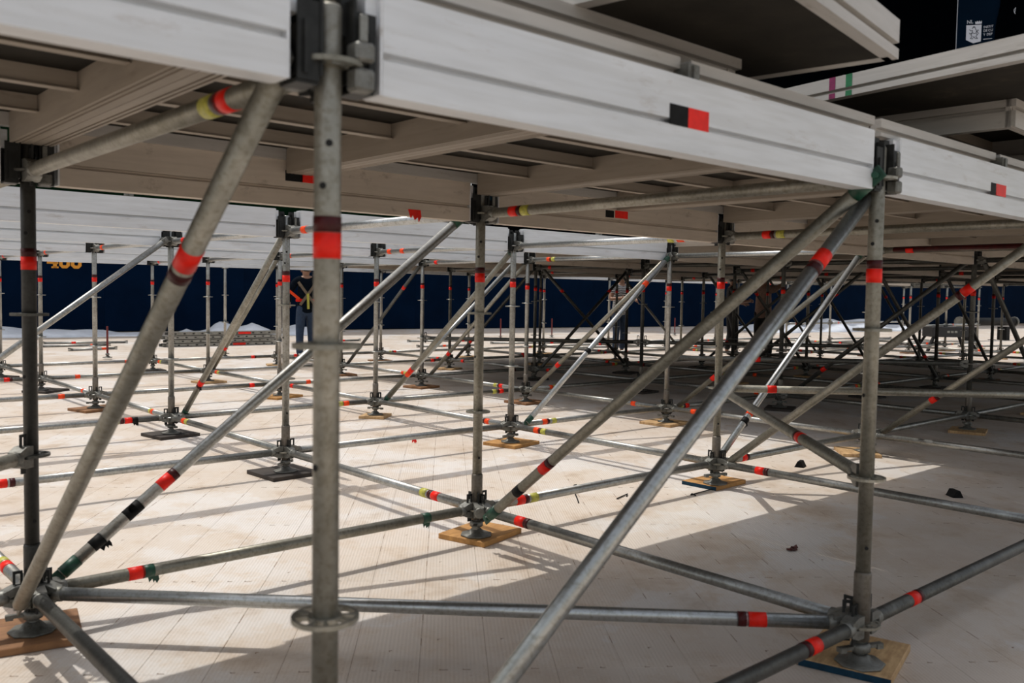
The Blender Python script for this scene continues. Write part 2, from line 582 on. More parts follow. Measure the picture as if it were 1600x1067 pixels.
# the distance mark 400 in block numerals on the wall
def digit(bm, ch, x, w, h, t, z):
    y0, y1 = -0.012, 0.0
    def quad(pts):
        a = [bm.verts.new((px, y0, pz)) for px, pz in pts]
        b = [bm.verts.new((px, y1, pz)) for px, pz in pts]
        n = len(pts)
        for i in range(n):
            bm.faces.new((a[i], b[i], b[(i + 1) % n], a[(i + 1) % n]))
        bm.faces.new(a)
        bm.faces.new(list(reversed(b)))
    if ch == '0':
        c = t * 0.9
        o = [(x + c, z), (x + w - c, z), (x + w, z + c), (x + w, z + h - c), (x + w - c, z + h), (x + c, z + h), (x, z + h - c), (x, z + c)]
        q = t
        ci = c * 0.6
        n = [(x + q + ci * .5, z + q), (x + w - q - ci * .5, z + q), (x + w - q, z + q + ci * .5), (x + w - q, z + h - q - ci * .5), (x + w - q - ci * .5, z + h - q), (x + q + ci * .5, z + h - q), (x + q, z + h - q - ci * .5), (x + q, z + q + ci * .5)]
        for i in range(8):
            k = (i + 1) % 8
            quad([o[i], o[k], n[k], n[i]])
    else:
        xs = x + w * 0.55
        quad([(xs, z), (xs + t * 1.1, z), (xs + t * 1.1, z + h), (xs, z + h)])
        quad([(xs - t * .5, z), (xs + t * 1.6, z), (xs + t * 1.6, z + t * .55), (xs - t * .5, z + t * .55)])
        quad([(x, z + h * .30), (x + w, z + h * .30), (x + w, z + h * .30 + t), (x, z + h * .30 + t)])
        quad([(x, z + h * .30 + t), (x + t, z + h * .30 + t), (xs + t * .3, z + h), (xs - t * .8, z + h)])
num = empty('distance_number', wallmat(0.54, 0.002, 0))
tag(num, 'orange block number 400 on the navy wall, half hidden by white beams', 'sign')
x = 0.0
for ch, w in (('4', 0.28), ('0', 0.27), ('0', 0.27)):
    bm = bmesh.new()
    digit(bm, ch, x, w, 0.40, 0.085, 1.785)
    obj('numeral', done(bm, 'numeral', LETTER), num, Matrix.Translation((0, 0.0, 0)))
    x += w + 0.025

# tall screens beyond the wall
SCR = empty('green_screen', wallmat(-30, -3.0))
tag(SCR, 'tall dark green batter screen beyond the navy wall, at left', 'screen')
bm = bmesh.new()
box(bm, 0, 46, 0, 0.2, 0, 17)
obj('screen_panel', done(bm, 'screen_panel', DGREEN), SCR)
bm = bmesh.new()
for k in range(12):
    box(bm, k * 4.0, k * 4.0 + 0.12, -0.08, 0, 0, 17)
tag(obj('screen_rib', done(bm, 'screen_rib', DGREEN), SCR), None, None, None, 'stuff')
SC2 = empty('black_screen', wallmat(16.2, -3.0))
tag(SC2, 'tall black screen beyond the navy wall, at upper right', 'screen')
bm = bmesh.new()
box(bm, 0, 60, 0, 0.2, 0, 22)
obj('screen_panel', done(bm, 'screen_panel', BLACKW), SC2)
# the navy banner with the crest hangs free a few metres before the black screen, turned towards the field
_bd = _f + _r2 * ((1525 - 800) / FPX)
BN = Vector((-_bd.x, -_bd.y, 0)).normalized()                       # the way the banner faces
BD = Vector((-BN.y, BN.x, 0))
BO = Vector((CAMPOS.x, CAMPOS.y, 0)) - BN * 50.0
def on_screen(px, py, n):
    """point of the banner plane (n in front of it) for a spot measured on the photo, as (along, up)"""
    d = _f + _r2 * ((px - 800) / FPX) - _u2 * ((py - 533.5) / FPX)
    t = (BO + BN * n - CAMPOS).dot(BN) / d.dot(BN)
    P = CAMPOS + d * t
    return ((P - BO).dot(BD), P.z)
def bannermat(s, n=0.0):
    p = BO + BD * s + BN * n
    return Matrix(((BD.x, -BN.x, 0, p.x), (BD.y, -BN.y, 0, p.y), (0, 0, 1, 0), (0, 0, 0, 1)))
bx0, bz0 = on_screen(1494, 76, 0)
bx1, bz1 = on_screen(1556, 30, 0)
sx = (bx1 - bx0) / 62.0                                             # metres on the banner for one photo pixel
ban = empty('crest_banner', bannermat(bx0))
tag(ban, 'navy banner with a pale lion crest and lettering at upper right', 'banner')
bm = bmesh.new()
box(bm, 0, 68 * sx, -0.03, 0.0, bz0 - 3.0, bz0 + 6)
obj('banner_cloth', done(bm, 'banner_cloth', NAVY2), ban)
bm = bmesh.new()
box(bm, -0.022, 0.0, -0.05, 0.0, bz0 - 3.0, bz0 + 6)
obj('banner_edge', done(bm, 'banner_edge', WHITEP), ban)
def bpt(px, py):
    """banner coordinates (x along, z up) of crest features measured on the photo"""
    a, z = on_screen(px, py, 0.035)
    return (a - bx0, z)
def plate(bm, pts, y0, y1):
    a = [bm.verts.new((x, y0, z)) for x, z in pts]
    b = [bm.verts.new((x, y1, z)) for x, z in pts]
    n = len(pts)
    for i in range(n):
        bm.faces.new((a[i], b[i], b[(i + 1) % n], a[(i + 1) % n]))
    bm.faces.new(a)
    bm.faces.new(list(reversed(b)))
def text_mesh(s, size, m, depth=0.004):
    cu = bpy.data.curves.new('lettering', 'FONT')
    cu.body = s
    cu.size = size
    cu.extrude = depth
    to = bpy.data.objects.new('lettering', cu)
    COL.objects.link(to)
    dg = bpy.context.evaluated_depsgraph_get()
    me = bpy.data.meshes.new_from_object(to.evaluated_get(dg))
    bpy.data.objects.remove(to)
    me.materials.clear()
    me.materials.append(m)
    return me
TEXTROT = Matrix.Rotation(PI / 2, 4, 'X')
def put_text(s, px, py, hpx, parent, m=WHITEP):
    """text whose baseline starts at a photo pixel, hpx tall capitals"""
    x, z = bpt(px, py)
    x2, z2 = bpt(px, py - hpx)
    x3, _ = bpt(px + hpx, py)
    kx = (x3 - x) / (z2 - z)                                        # the lettering is as wide on the banner as it reads in the photo
    me = text_mesh(s, (z2 - z) / 0.70, m)
    return obj('lettering', me, parent, Matrix.Translation((x, -0.036, z)) @ TEXTROT @ Matrix.Diagonal((kx, 1, 1, 1)))
put_text('NL', 1510.5, 37.5, 5.6, ban)
bm = bmesh.new()
plate(bm, [bpt(*p) for p in ((1524, 37.8), (1534, 37.0), (1534.2, 32), (1532, 34.5), (1530.5, 32), (1528.8, 34.5), (1527, 32.5), (1525.5, 35), (1523.8, 33.3))], -0.04, -0.03)
obj('crown', done(bm, 'crown', WHITEP), ban)
bm = bmesh.new()
plate(bm, [bpt(*p) for p in ((1510, 39.6), (1509.2, 62.5), (1520.5, 67.6), (1532.5, 64.5), (1533.8, 38.6))], -0.04, -0.03)
obj('shield', done(bm, 'shield', WHITEP), ban)
def ribbon(bm, pts, w, y0, y1):
    for a, b in zip(pts, pts[1:]):
        ax, az = bpt(*a)
        bx, bz = bpt(*b)
        dx, dz = bx - ax, bz - az
        l = math.hypot(dx, dz) or 1
        nx, nz = -dz / l * w / 2, dx / l * w / 2
        ex, ez = dx / l * w * .3, dz / l * w * .3
        plate(bm, [(ax + nx - ex, az + nz - ez), (bx + nx + ex, bz + nz + ez), (bx - nx + ex, bz - nz + ez), (ax - nx - ex, az - nz - ez)], y0, y1)
bm = bmesh.new()
lw = 0.9 * sx
for pts in (((1519, 45), (1521, 42.8), (1524, 43.5), (1524.5, 46), (1526, 48), (1525, 51.5), (1522, 52.5), (1519.5, 51), (1519.5, 47.5), (1517, 48.5), (1514.8, 46.5)),
            ((1519, 51), (1516, 53.5), (1514.6, 51.5)), ((1519, 52), (1517, 55), (1519, 57), (1516, 60.5), (1519.5, 60.8), (1521.5, 57)),
            ((1525, 51.5), (1527, 54.5), (1524.5, 57), (1527.5, 60.3), (1524, 60.6), (1522, 57.5)), ((1526.5, 55), (1528.8, 52), (1526.5, 49.5), (1528, 46.5), (1529, 47.5)),
            ((1520, 42.5), (1521.5, 41.6), (1523.5, 42.2))):
    ribbon(bm, pts, lw, -0.046, -0.04)
obj('lion', done(bm, 'lion', NAVY2), ban)
put_text('INSTIT', 1536.5, 44.3, 3.7, ban)
put_text('DE', 1536.3, 50.0, 3.7, ban)
put_text('CU', 1544.0, 49.2, 3.7, ban)
put_text('Y', 1536.3, 56.0, 3.7, ban)
put_text('DEF', 1541.5, 55.5, 3.7, ban)
bm = bmesh.new()
plate(bm, [bpt(*p) for p in ((1536.3, 60.8), (1550, 59.6), (1550, 60.4), (1536.3, 61.6))], -0.036, -0.03)
obj('fine_print_line', done(bm, 'fine_print_line', WHITEP), ban)
drp = empty('black_drape', bannermat(bx0))
tag(drp, 'black drape with a small white mark, covering the banner edge', 'drape')
bm = bmesh.new()
plate(bm, [bpt(*p) for p in ((1554, 60), (1555, 45), (1558, 30), (1562, 12), (1566, -12), (1800, -50), (1800, 120), (1552, 120))], -0.10, -0.06)
obj('drape_cloth', done(bm, 'drape_cloth', BLACKW), drp)
bm = bmesh.new()
ribbon(bm, [(1587, 12.5), (1584.4, 16), (1585, 20), (1586.2, 22)], 0.8 * sx, -0.106, -0.10)
ribbon(bm, [(1587, 12.5), (1586.6, 17), (1585, 20)], 0.5 * sx, -0.106, -0.10)
obj('printed_mark', done(bm, 'printed_mark', WHITEP), drp)

# white tarpaulins heaped along the foot of the wall
def tarp(s0, s1, n0, wd, hgt, label, seed):
    rr = random.Random(seed)
    bm = bmesh.new()
    nx, ny = int((s1 - s0) / 0.25) + 2, 8
    V = {}
    ph = [rr.uniform(0, 6) for _ in range(6)]
    for i in range(nx):
        for j in range(ny):
            a = i / (nx - 1)
            b = j / (ny - 1)
            prof = math.sin(PI * b) ** 0.6
            h = hgt * prof * (0.55 + 0.25 * math.sin(a * 11 + ph[0]) + 0.2 * math.sin(a * 27 + ph[1] + b * 4)) * min(1, 8 * a, 8 * (1 - a))
            V[i, j] = bm.verts.new((s0 + (s1 - s0) * a, -(n0 + wd * (b - .5) + 0.12 * math.sin(a * 17 + ph[2])), max(0.004, h + 0.03 * math.sin(a * 60 + b * 9 + ph[3]) * prof)))
    for i in range(nx - 1):
        for j in range(ny - 1):
            f = bm.faces.new((V[i, j + 1], V[i + 1, j + 1], V[i + 1, j], V[i, j]))
            f.smooth = True
    me = done(bm, 'tarpaulin', TARP)
    o = obj('tarpaulin', me, None, wallmat(0, 0, 0))
    md = o.modifiers.new('solid', 'SOLIDIFY')
    md.thickness = 0.004
    return tag(o, label, 'tarpaulin', None)
tarp(-6.5, 3.0, 1.6, 2.2, 0.27, 'white tarpaulin heaped along the wall foot at far left', 3)
tarp(3.3, 7.8, 2.3, 2.0, 0.40, 'humped white tarpaulin against the wall, left of the steel planks', 5)
tarp(24.0, 34.0, 4.5, 3.0, 0.55, 'bluish white tarpaulin lying by the wall at right', 8)

# ------------------------------------------------------------------ scaffold: which nodes stand
POSTS = []
VR = {1: (-1, 9), 0: (-1, 10), -1: (0, 10), -2: (0, 10), -3: (0, 12), -4: (0, 12), -5: (0, 10)}
for u, (a, b) in VR.items():
    for v in range(a, b + 1):
        POSTS.append((u, v))
POSTS.append((-6, 3))
HAVE = set(POSTS)
NICK = {(1, 0): 'big front post', (0, 0): 'left front post', (0, 1): 'centre post', (1, 1): 'right front post', (-1, 1): 'black pad post', (0, 2): 'blue-edged pad post',
        (-1, 2): 'post behind centre post', (-6, 3): 'hindmost bare post'}
def rowname(u):
    return ORD[2 - u] + ' row'
RANK = {}
for u in VR:
    vis = [v for v in range(VR[u][0], VR[u][1] + 1) if -8 < proj(N(u, v))[0] < 1608]
    for k, v in enumerate(vis):
        RANK[u, v] = k + 1
def pname(u, v):
    if (u, v) in NICK:
        return NICK[u, v]
    if (u, v) in RANK:
        return '%s post of %s' % (ORD[RANK[u, v]], rowname(u))
    return 'out-of-frame post'
def near(u, v):
    p = proj(N(u, v))
    return p[2] < 7.2

def axes(d):
    """matrix whose x is the direction d, z as near to up as can be"""
    x = d.normalized()
    y = Vector((0, 0, 1)).cross(x)
    y.normalize()
    z = x.cross(y)
    return Matrix(((x.x, y.x, z.x, 0), (x.y, y.y, z.y, 0), (x.z, y.z, z.z, 0), (0, 0, 0, 1)))

def T(x, y, z):
    return Matrix.Translation((x, y, z))

def hanger_mesh():
    """U-shaped bracket that carries the end of a stage beam; local x away from the post"""
    def fn():
        bm = bmesh.new()
        box(bm, 0.030, 0.036, -0.036, 0.036, -0.030, 0.115)
        box(bm, 0.036, 0.078, -0.034, -0.029, -0.040, 0.095)
        box(bm, 0.036, 0.078, 0.029, 0.034, -0.040, 0.095)
        box(bm, 0.036, 0.078, -0.029, 0.029, -0.046, -0.040)
        box(bm, 0.060, 0.068, -0.040, 0.040, -0.030, 0.060)
        box(bm, 0.020, 0.052, -0.010, 0.010, 0.055, 0.130)
        return done(bm, 'beam_hanger', BLACKS)
    return cached('hanger', fn)
def clamp_mesh():
    def fn():
        bm = bmesh.new()
        box(bm, 0.026, 0.066, -0.050, -0.012, 0.006, 0.040, None, 0.005)
        box(bm, 0.026, 0.066, -0.050, -0.012, -0.046, -0.006, None, 0.005)
        box(bm, 0.036, 0.052, -0.046, -0.038, 0.040, 0.088, None, 0.002)
        return done(bm, 'clamp', CAST)
    return cached('clamp', fn)
def collar_mesh(seg, m=None):
    m = m or COLLAR
    def fn():
        bm = bmesh.new()
        lathe(bm, [(0.0285, -0.055), (0.0285, 0.172), (0.0262, 0.180)], seg, 'Z')
        return done(bm, 'base_collar', m)
    return cached(('collar', seg, m.name), fn)
def hole_mesh():
    def fn():
        bm = bmesh.new()
        lathe(bm, [(0.0065, 0), (0.0065, 0.0012)], 10, 'X')
        return done(bm, 'pin_hole', HOLE)
    return cached('hole', fn)

def jack(P, key, label, group, spindle_top=-0.02, red=False):
    """adjustable base jack under a post: plate, cone, spindle and wing nut"""
    r = empty('base_jack', Matrix.Translation((P.x, P.y, 0.0)))
    zt = 0.028
    def plate_m():
        bm = bmesh.new()
        lathe(bm, [(0.082, 0), (0.084, 0.004), (0.080, 0.008), (0.046, 0.012), (0.030, 0.030), (0.024, 0.034)], 8, 'Z')
        return done(bm, 'base_plate', CAST if not red else DARKP)
    obj('base_plate', cached('jplate', plate_m), r, T(0, 0, zt) @ Matrix.Rotation(0.4 + R.random(), 4, 'Z'))
    def nut_m():
        bm = bmesh.new()
        lathe(bm, [(0.024, -0.018), (0.034, -0.012), (0.034, 0.008), (0.027, 0.016)], 12, 'Z')
        for s in (-1, 1):
            box(bm, 0.028 if s > 0 else -0.088, 0.088 if s > 0 else -0.028, -0.010, 0.010, -0.006, 0.006, Matrix.Rotation(0.22 * s, 4, 'Y') if False else None)
            box(bm, 0.062 if s > 0 else -0.086, 0.086 if s > 0 else -0.062, -0.013, 0.013, -0.012, 0.004)
        return done(bm, 'wing_nut', CAST)
    obj('wing_nut', cached('jnut', nut_m), r, T(0, 0, Z0 - 0.076 + R.uniform(-.006, .006)) @ Matrix.Rotation(R.uniform(0, PI), 4, 'Z'))
    m = RED if red else CAST
    top = Z0 + spindle_top
    def sp():
        bm = bmesh.new()
        h = top - zt - 0.03
        prof = [(0.0185, 0)]
        k = 0.0
        while k < h - 0.012:
            prof += [(0.0185, k + 0.003), (0.0165, k + 0.006), (0.0185, k + 0.009)]
            k += 0.012
        prof.append((0.0185, h))
        lathe(bm, prof, 10, 'Z')
        return done(bm, 'spindle', flat_red if red else CAST)
    obj('spindle', cached(('jspin', round(top, 3), red), sp), r, T(0, 0, zt + 0.03))
    return tag(r, label, 'jack', group)
flat_red = flat('red_painted_spindle', (0.16, 0.018, 0.016), 0.5, 0.2)

PADS = {(1, 2): (W_BROWN, None, 5, (0.02, 0.0), (0.19, 0.19)), (0, 1): (W_OCHRE, None, 14.8, (0.07, 0.05), (0.29, 0.345)), (0, 2): (W_OCHRE, BLUET, 2, (0.085, 0.07), (0.27, 0.36)), (1, 1): (W_PALE, BLUET, 15, (0.09, 0.06), (0.30, 0.36)),
        (0, 0): (W_BROWN, None, -12, (-0.05, 0.03), (0.33, 0.42)), (-1, 1): (W_DARK, None, 3, (0.0, 0.03), (0.36, 0.36)), (-1, 2): (W_OCHRE, BLUET, 12, (0.03, 0.02), (0.33, 0.36)),
        (-2, 1): (W_DARK, None, 8, (0, 0.02), (0.34, 0.36)), (-2, 2): (W_PALE, None, 41, (0.0, 0.0), (0.26, 0.30)), (-1, 3): (W_PALE, None, 5, (0.02, 0.02), (0.36, 0.38)),
        (-3, 1): (W_BROWN, None, 14, (0.02, 0.02), (0.34, 0.44)), (-2, 3): (W_BROWN, None, 4, (0.02, 0.02), (0.36, 0.36)), (0, 3): (W_PALE, None, 40, (-0.03, 0.05), (0.3, 0.36)),
        (-3, 3): (W_BROWN, None, 10, (0, 0), (0.34, 0.36)), (-3, 2): (W_OCHRE, None, 20, (0, 0), (0.34, 0.44)), (-4, 1): (W_DARK, None, 35, (0.05, 0), (0.34, 0.40)), (1, 0): (W_BROWN, None, 10, (0, 0), (0.33, 0.36))}
PADDESC = {(0, 1): 'square ochre plywood pad under the centre post', (0, 2): 'ochre plywood pad with blue edges under a green-tinged post foot', (1, 1): 'pale plywood pad with dark blue edge under the right front post',
           (0, 0): 'worn brown plywood pad under the left front post', (-1, 1): 'black film-faced plywood pad under the second post of third row' if False else 'black film-faced plywood pad left of the big front post',
           (-1, 2): 'ochre plywood pad with blue far edge, right behind the centre post', (-2, 1): 'black pad at far left under a post beside the long brace foot', (-2, 2): 'small thick pale pad left of the centre post'}
def pad(u, v):
    P = N(u, v)
    if (u, v) in PADS:
        m, em, ang, off, sz = PADS[u, v]
    else:
        m, em, ang, off, sz = R.choice([W_BROWN, W_DARK, W_PALE]), None, R.uniform(-30, 30), (R.uniform(-.03, .03), R.uniform(-.03, .03)), (0.32, 0.36)
    r = empty('sole_pad', T(P.x + off[0], P.y + off[1], 0.0) @ Matrix.Rotation(math.radians(ang), 4, 'Z'))
    def fn():
        bm = bmesh.new()
        box(bm, -sz[1] / 2, sz[1] / 2, -sz[0] / 2, sz[0] / 2, 0.0, 0.027, None, 0.0025)
        return done(bm, 'pad_board', m)
    obj('pad_board', cached(('pad', m.name, sz), fn), r)
    if em:
        def fe():
            bm = bmesh.new()
            e = 0.0012
            if (u, v) == (-1, 2):
                box(bm, -0.02, sz[1] / 2, sz[0] / 2, sz[0] / 2 + e, 0.004, 0.026)
                box(bm, sz[1] / 2 - 0.16, sz[1] / 2, sz[0] / 2 - 0.02, sz[0] / 2, 0.0268, 0.0282)
            else:
                box(bm, -sz[1] / 2 - e, -sz[1] / 2, -sz[0] / 2, sz[0] / 2, 0.001, 0.025)
            return done(bm, 'painted_edge', em)
        obj('painted_edge', fe(), r, None, 'dark blue painted edge')
    lab = PADDESC.get((u, v), 'plywood sole pad under the ' + pname(u, v) if (u, v) in RANK or (u, v) in NICK else 'plywood sole pad outside the frame, %s place of the %s' % (ORD[v + 2], rowname(u)))
    return tag(r, lab, 'pad', 'sole pads under the posts')

def post(u, v):
    P = N(u, v)
    lod = near(u, v)
    seg = 28 if lod else 12
    r = empty('scaffold_post', T(P.x, P.y, P.z))
    m = GALV
    if (u, v) == (0, 0):
        m = BLACKPOST
    elif (u, v) in ((1, 0), (1, 1)):
        m = DIRTY
    elif (u, v) in ((0, 1), (0, 2)):
        m = DIRTY
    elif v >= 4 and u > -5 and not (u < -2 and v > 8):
        m = DARKP if R.random() < .5 else DIRTY  # the darker half carries the shade of the covered bays in its colour
    def tb():
        bm = bmesh.new()
        lathe(bm, [(RT, 0.14), (RT, 1.60), (RT - 0.003, 1.605)], seg, 'Z')
        return done(bm, 'tube', m)
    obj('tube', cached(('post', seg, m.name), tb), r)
    bc = obj('base_collar', collar_mesh(seg, BLACKPOST if (u, v) == (0, 0) else None), r)
    for k in range(4):
        obj('rosette', rosette_mesh(lod, DARKP if (u, v) == (0, 0) else (DIRTY if lod else GALV)), bc if k == 0 else r, T(0, 0, 0.5 * k))
    has_beam = True
    if has_beam and (u, v) != (-6, 3):
        for s in (0, PI):
            vv = v + (1 if s == 0 else -1)
            if (u, vv) in HAVE:
                hg = obj('beam_hanger', hanger_mesh(), r, T(0, 0, 1.5) @ Matrix.Rotation(s, 4, 'Z'), 'black beam bracket')
                if lod:
                    obj('clamp', clamp_mesh(), hg, T(0, -0.004, 0))
                    if (u, v) == (0, 1):
                        bm = bmesh.new()
                        box(bm, 0.022, 0.060, -0.039, -0.034, 0.070, 0.112)
                        obj('paint_patch', done(bm, 'paint_patch', BLUET), hg, None, 'blue paint')
    if (u, v) != (-6, 3):
        obj('tape_band', band_mesh(0.046, RED if v < 5 else DRED if False else RED, seg, RT, 'Z'), r, T(0, 0, 1.180), 'orange-red tape band')
        obj('tape_band', band_mesh(0.028, DRED, seg, RT, 'Z'), r, T(0, 0, 1.218), 'dark red tape band')
    if lod:
        tc = math.atan2(CAMPOS.y - P.y, CAMPOS.x - P.x)
        for z, da in ((0.265, 0.35), (1.36, 0.1), (0.78, -0.9), (1.285, -0.35)):
            obj('pin_hole', hole_mesh(), r, Matrix.Rotation(tc + da, 4, 'Z') @ T(RT - 0.0003, 0, z))
    grp = 'scaffold posts'
    desc = {(1, 0): 'thick out-of-focus foreground scaffold post with perforated ring, left of centre', (0, 0): 'dark scaffold post at the left front with two visible rings',
            (0, 1): 'scaffold post at centre standing on a square ochre pad', (1, 1): 'tall scaffold post at right front on a blue-edged pad',
            (-1, 1): 'pale scaffold post on a black pad, left of the big front post', (0, 2): 'scaffold post with green-tinged foot on an ochre blue-edged pad',
            (-1, 2): 'pale scaffold post with two rings, just right behind the centre post', (-6, 3): 'thin bare post without tape, hindmost in front of navy wall at left'}
    lab = desc.get((u, v))
    if lab is None:
        if (u, v) in RANK:
            lab = 'slim %s scaffold post, %s from left in the %s back' % ('shaded' if 4 <= v < 10 and u > -5 else 'pale', ORD[RANK[u, v]], rowname(u))
        else:
            x = proj(P)[0]
            lab = 'scaffold post outside the frame at the %s, %s place of the %s' % ('left' if x < 800 else 'right', ORD[v + 2], rowname(u))
            if u == 1:
                lab = 'scaffold post outside the frame, front row, ' + ('left of the big front post' if v < 0 else '%s beyond the right front post' % ORD[v - 1])
            if u == 0 and v == -1:
                lab = 'scaffold post outside the frame, left of the left front post'
    return tag(r, lab, 'scaffold post', grp)

for (u, v) in POSTS:
    post(u, v)
    P = N(u, v)
    jack(P, (u, v), 'screw base jack with wing nut under the ' + pname(u, v) if (u, v) in RANK or (u, v) in NICK else 'screw base jack outside the frame, %s place of the %s' % (ORD[v + 2], rowname(u)), 'base jacks under the posts')
    pad(u, v)

# ------------------------------------------------------------------ ledgers and horizontal diagonals
TAPE = {'r': (RED, 0.060, 'orange-red tape band'), 'o': (ORANGE, 0.060, 'orange tape band'), 'd': (DRED, 0.028, 'dark red tape band'), 'y': (YEL, 0.055, 'yellow marking tape'),
        'g': (GREEN, 0.045, 'dark green tape'), 'k': (BLACKT, 0.05, 'black tape')}
def put_tapes(r, tapes, D, seg):
    for code, t in tapes:
        m, w, lab = TAPE[code]
        obj('tape_band', band_mesh(w, m, seg), r, T(t * D, 0, 0), lab)
def tail_mesh(m, seed):
    rr = random.Random(seed)
    bm = bmesh.new()
    pts = [(-0.02, 0.0), (0.022, 0.0), (0.026, -0.02), (0.016, -0.035), (0.012, -0.022), (0.004, -0.030), (-0.002, -0.014), (-0.014, -0.026)]
    plate(bm, [(x + rr.uniform(-.003, .003), z) for x, z in pts], -0.001, 0.001)
    return done(bm, 'tape_tail', m)
def ledger(a, b, z, tapes, m, label, group, tails=(), name='scaffold_ledger', lab_short=None):
    A, B = N(*a, z), N(*b, z)
    D = (B - A).length
    mw = axes(B - A)
    mw.translation = A
    r = empty(name, mw)
    lod = min(proj((A * 3 + B) / 4)[2], proj((A + B * 3) / 4)[2]) < 7 and max(proj(A)[2], proj(B)[2]) > 0
    seg = 24 if lod else 12
    obj('tube', tube_mesh(D - 0.20, m, seg), r, T(0.10, 0, 0))
    for k in range(2):
        f = Matrix.Identity(4) if k == 0 else T(D, 0, 0) @ Matrix.Rotation(PI, 4, 'Z')
        wh = obj('wedge_head', head_mesh(), r, f)
        obj('wedge', wedge_mesh(), wh, T(0, 0, R.uniform(-.012, .004)))
    put_tapes(r, tapes, D, seg)
    for t, code in tails:
        obj('tape_tail', tail_mesh(TAPE[code][0], int(t * 100)), r, T(t * D, 0, -RT + 0.004), 'torn tape end')
    return tag(r, label, 'scaffold tube', group)

LT = {('u', -1, 1): [('y', .785), ('d', .812), ('r', .836)], ('u', 0, 1): [('r', .167), ('d', .190)], ('v', 1, 1): [('r', .187), ('d', .206)], ('v', 1, 0): [('d', .825), ('r', .845)],
      ('v', 0, 0): [('r', .174), ('g', .196), ('g', .842)], ('v', 0, 1): [('r', .142), ('d', .163), ('y', .190)], ('u', -1, 2): [('o', .161), ('d', .18), ('y', .200)],
      ('v', -1, 2): [('o', .185), ('d', .205), ('y', .240)], ('u', -2, 3): [('o', .80)], ('u', -2, 2): [('o', .858), ('d', .84)], ('u', -1, 3): [('o', .167), ('d', .19)], ('v', 0, 2): [('r', .150), ('d', .17)],
      ('u', 0, 2): [('r', .166), ('d', .19)], ('u', -2, 1): [('o', .144), ('y', .175)], ('v', -2, 0): [('r', .825), ('d', .80), ('y', .775), ('k', .85)], ('v', -1, 0): [('r', .160), ('d', .187)],
      ('u', -3, 1): [('o', .796), ('y', .775)], ('v', -3, 1): [('r', .828)], ('v', -2, 1): [('o', .832), ('y', .80)], ('u', -1, 0): [('y', .79), ('r', .822)], ('v', -1, 1): []}
TD = {('u', -1, 1): 'yellow and orange', ('u', 0, 1): 'red'}
def rowlab(u0, v):
    return '%s and %s rows' % (ORD[2 - u0], ORD[2 - u0 + 1])
VT_TAIL = {('v', 0, 0): [(.205, 'g'), (.845, 'g')], ('v', -1, 1): [(.52, 'r')], ('v', -2, 0): [(.855, 'k')]}
def tape_rand():
    k = R.random()
    t = R.choice([R.uniform(.13, .2), R.uniform(.78, .86)])
    if k < .35:
        return [('o', t), ('y', t + .032)]
    if k < .6:
        return [('r', t), ('d', t + .022)]
    if k < .85:
        return [('o', t)]
    return [('r', t), ('d', t - .022), ('y', t - .05)]
def inview(P):
    x, y, de = proj(P)
    return de > 0 and -250 < x < 1850
for (u, v) in POSTS:
    if (u, v) == (-6, 3):
        continue
    # along the row (v)
    if (u, v + 1) in HAVE:
        a, b = pname(u, v), pname(u, v + 1)
        k = ('v', u, v)
        if u in VR and not (u == 1 and v == -1):
            if (u, v) in RANK or (u, v + 1) in RANK:
                lab = 'base ledger of the %s, between its %s and %s posts' % (rowname(u), ORD[RANK[u, v]] if (u, v) in RANK else 'off-frame', ORD[RANK[u, v + 1]] if (u, v + 1) in RANK else 'off-frame')
            else:
                lab = 'base ledger of the %s outside the frame, %s bay' % (rowname(u), ORD[v + 2])
            if (u, v) in NICK and (u, v + 1) in NICK:
                lab = 'base ledger from the %s to the %s' % (a, b)
            m = GALV if u < 1 else DARKP
            if (u, v) == (0, 0):
                m = DIRTY
            ledger((u, v), (u, v + 1), 0, LT.get(k, tape_rand() if u < 0 else []), m, lab, 'base ledgers along the rows', VT_TAIL.get(k, ()))
    # from row to row (u)
    if (u + 1, v) in HAVE:
        a, b = pname(u, v), pname(u + 1, v)
        k = ('u', u, v)
        rk = ORD[RANK[u, v]] + ' post' if (u, v) in RANK else ('off-frame place %s' % ORD[v + 2])
        lab = 'base ledger running forward from %s of %s to the %s' % (rk, rowname(u), rowname(u + 1))
        if (u, v) in NICK and (u + 1, v) in NICK:
            lab = 'base ledger running forward from the %s to the %s' % (a, b)
        ledger((u, v), (u + 1, v), 0, LT.get(k, tape_rand() if u < -1 else []), DARKP if (u, v) == (0, 0) else GALV, lab, 'base ledgers from row to row')
        # top ledgers under the decks
        TT = {(0, 1): [('r', .126), ('d', .145), ('y', .166)], (-1, 1): [('o', .13)], (-1, 2): [('o', .84), ('y', .80)], (0, 2): [('r', .166), ('d', .185), ('y', .213)], (-2, 2): [('o', .119), ('o', .225)],
              (-3, 1): [('o', .138)], (-2, 3): [('o', .175), ('d', .19), ('y', .21)], (0, 0): [('r', .80), ('d', .785), ('y', .76)], (-4, 1): [('o', .14)], (-3, 2): [('o', .13)]}
        lab = 'top ledger tube from %s of %s forward to the %s' % (rk, rowname(u), rowname(u + 1))
        if (u, v) in NICK and (u + 1, v) in NICK:
            lab = 'top ledger tube from the %s to the %s' % (a, b)
        mt = SHINY if (v in (1, 2, 3) and u < 0) else DIRTY
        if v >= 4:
            mt = DARKP  # deck shade painted into these tubes
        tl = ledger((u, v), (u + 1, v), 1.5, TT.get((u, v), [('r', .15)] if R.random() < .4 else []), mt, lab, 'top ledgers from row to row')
        if (u, v) == (0, 3):
            bm = bmesh.new()
            lathe(bm, [(RT, 0), (RT + .001, 0), (RT + .001, 1.30), (RT, 1.30)], 16, 'X', False)
            obj('red_paint', done(bm, 'red_paint', DRED), tl, T(.18, 0, 0.0012), 'red painted upper side')

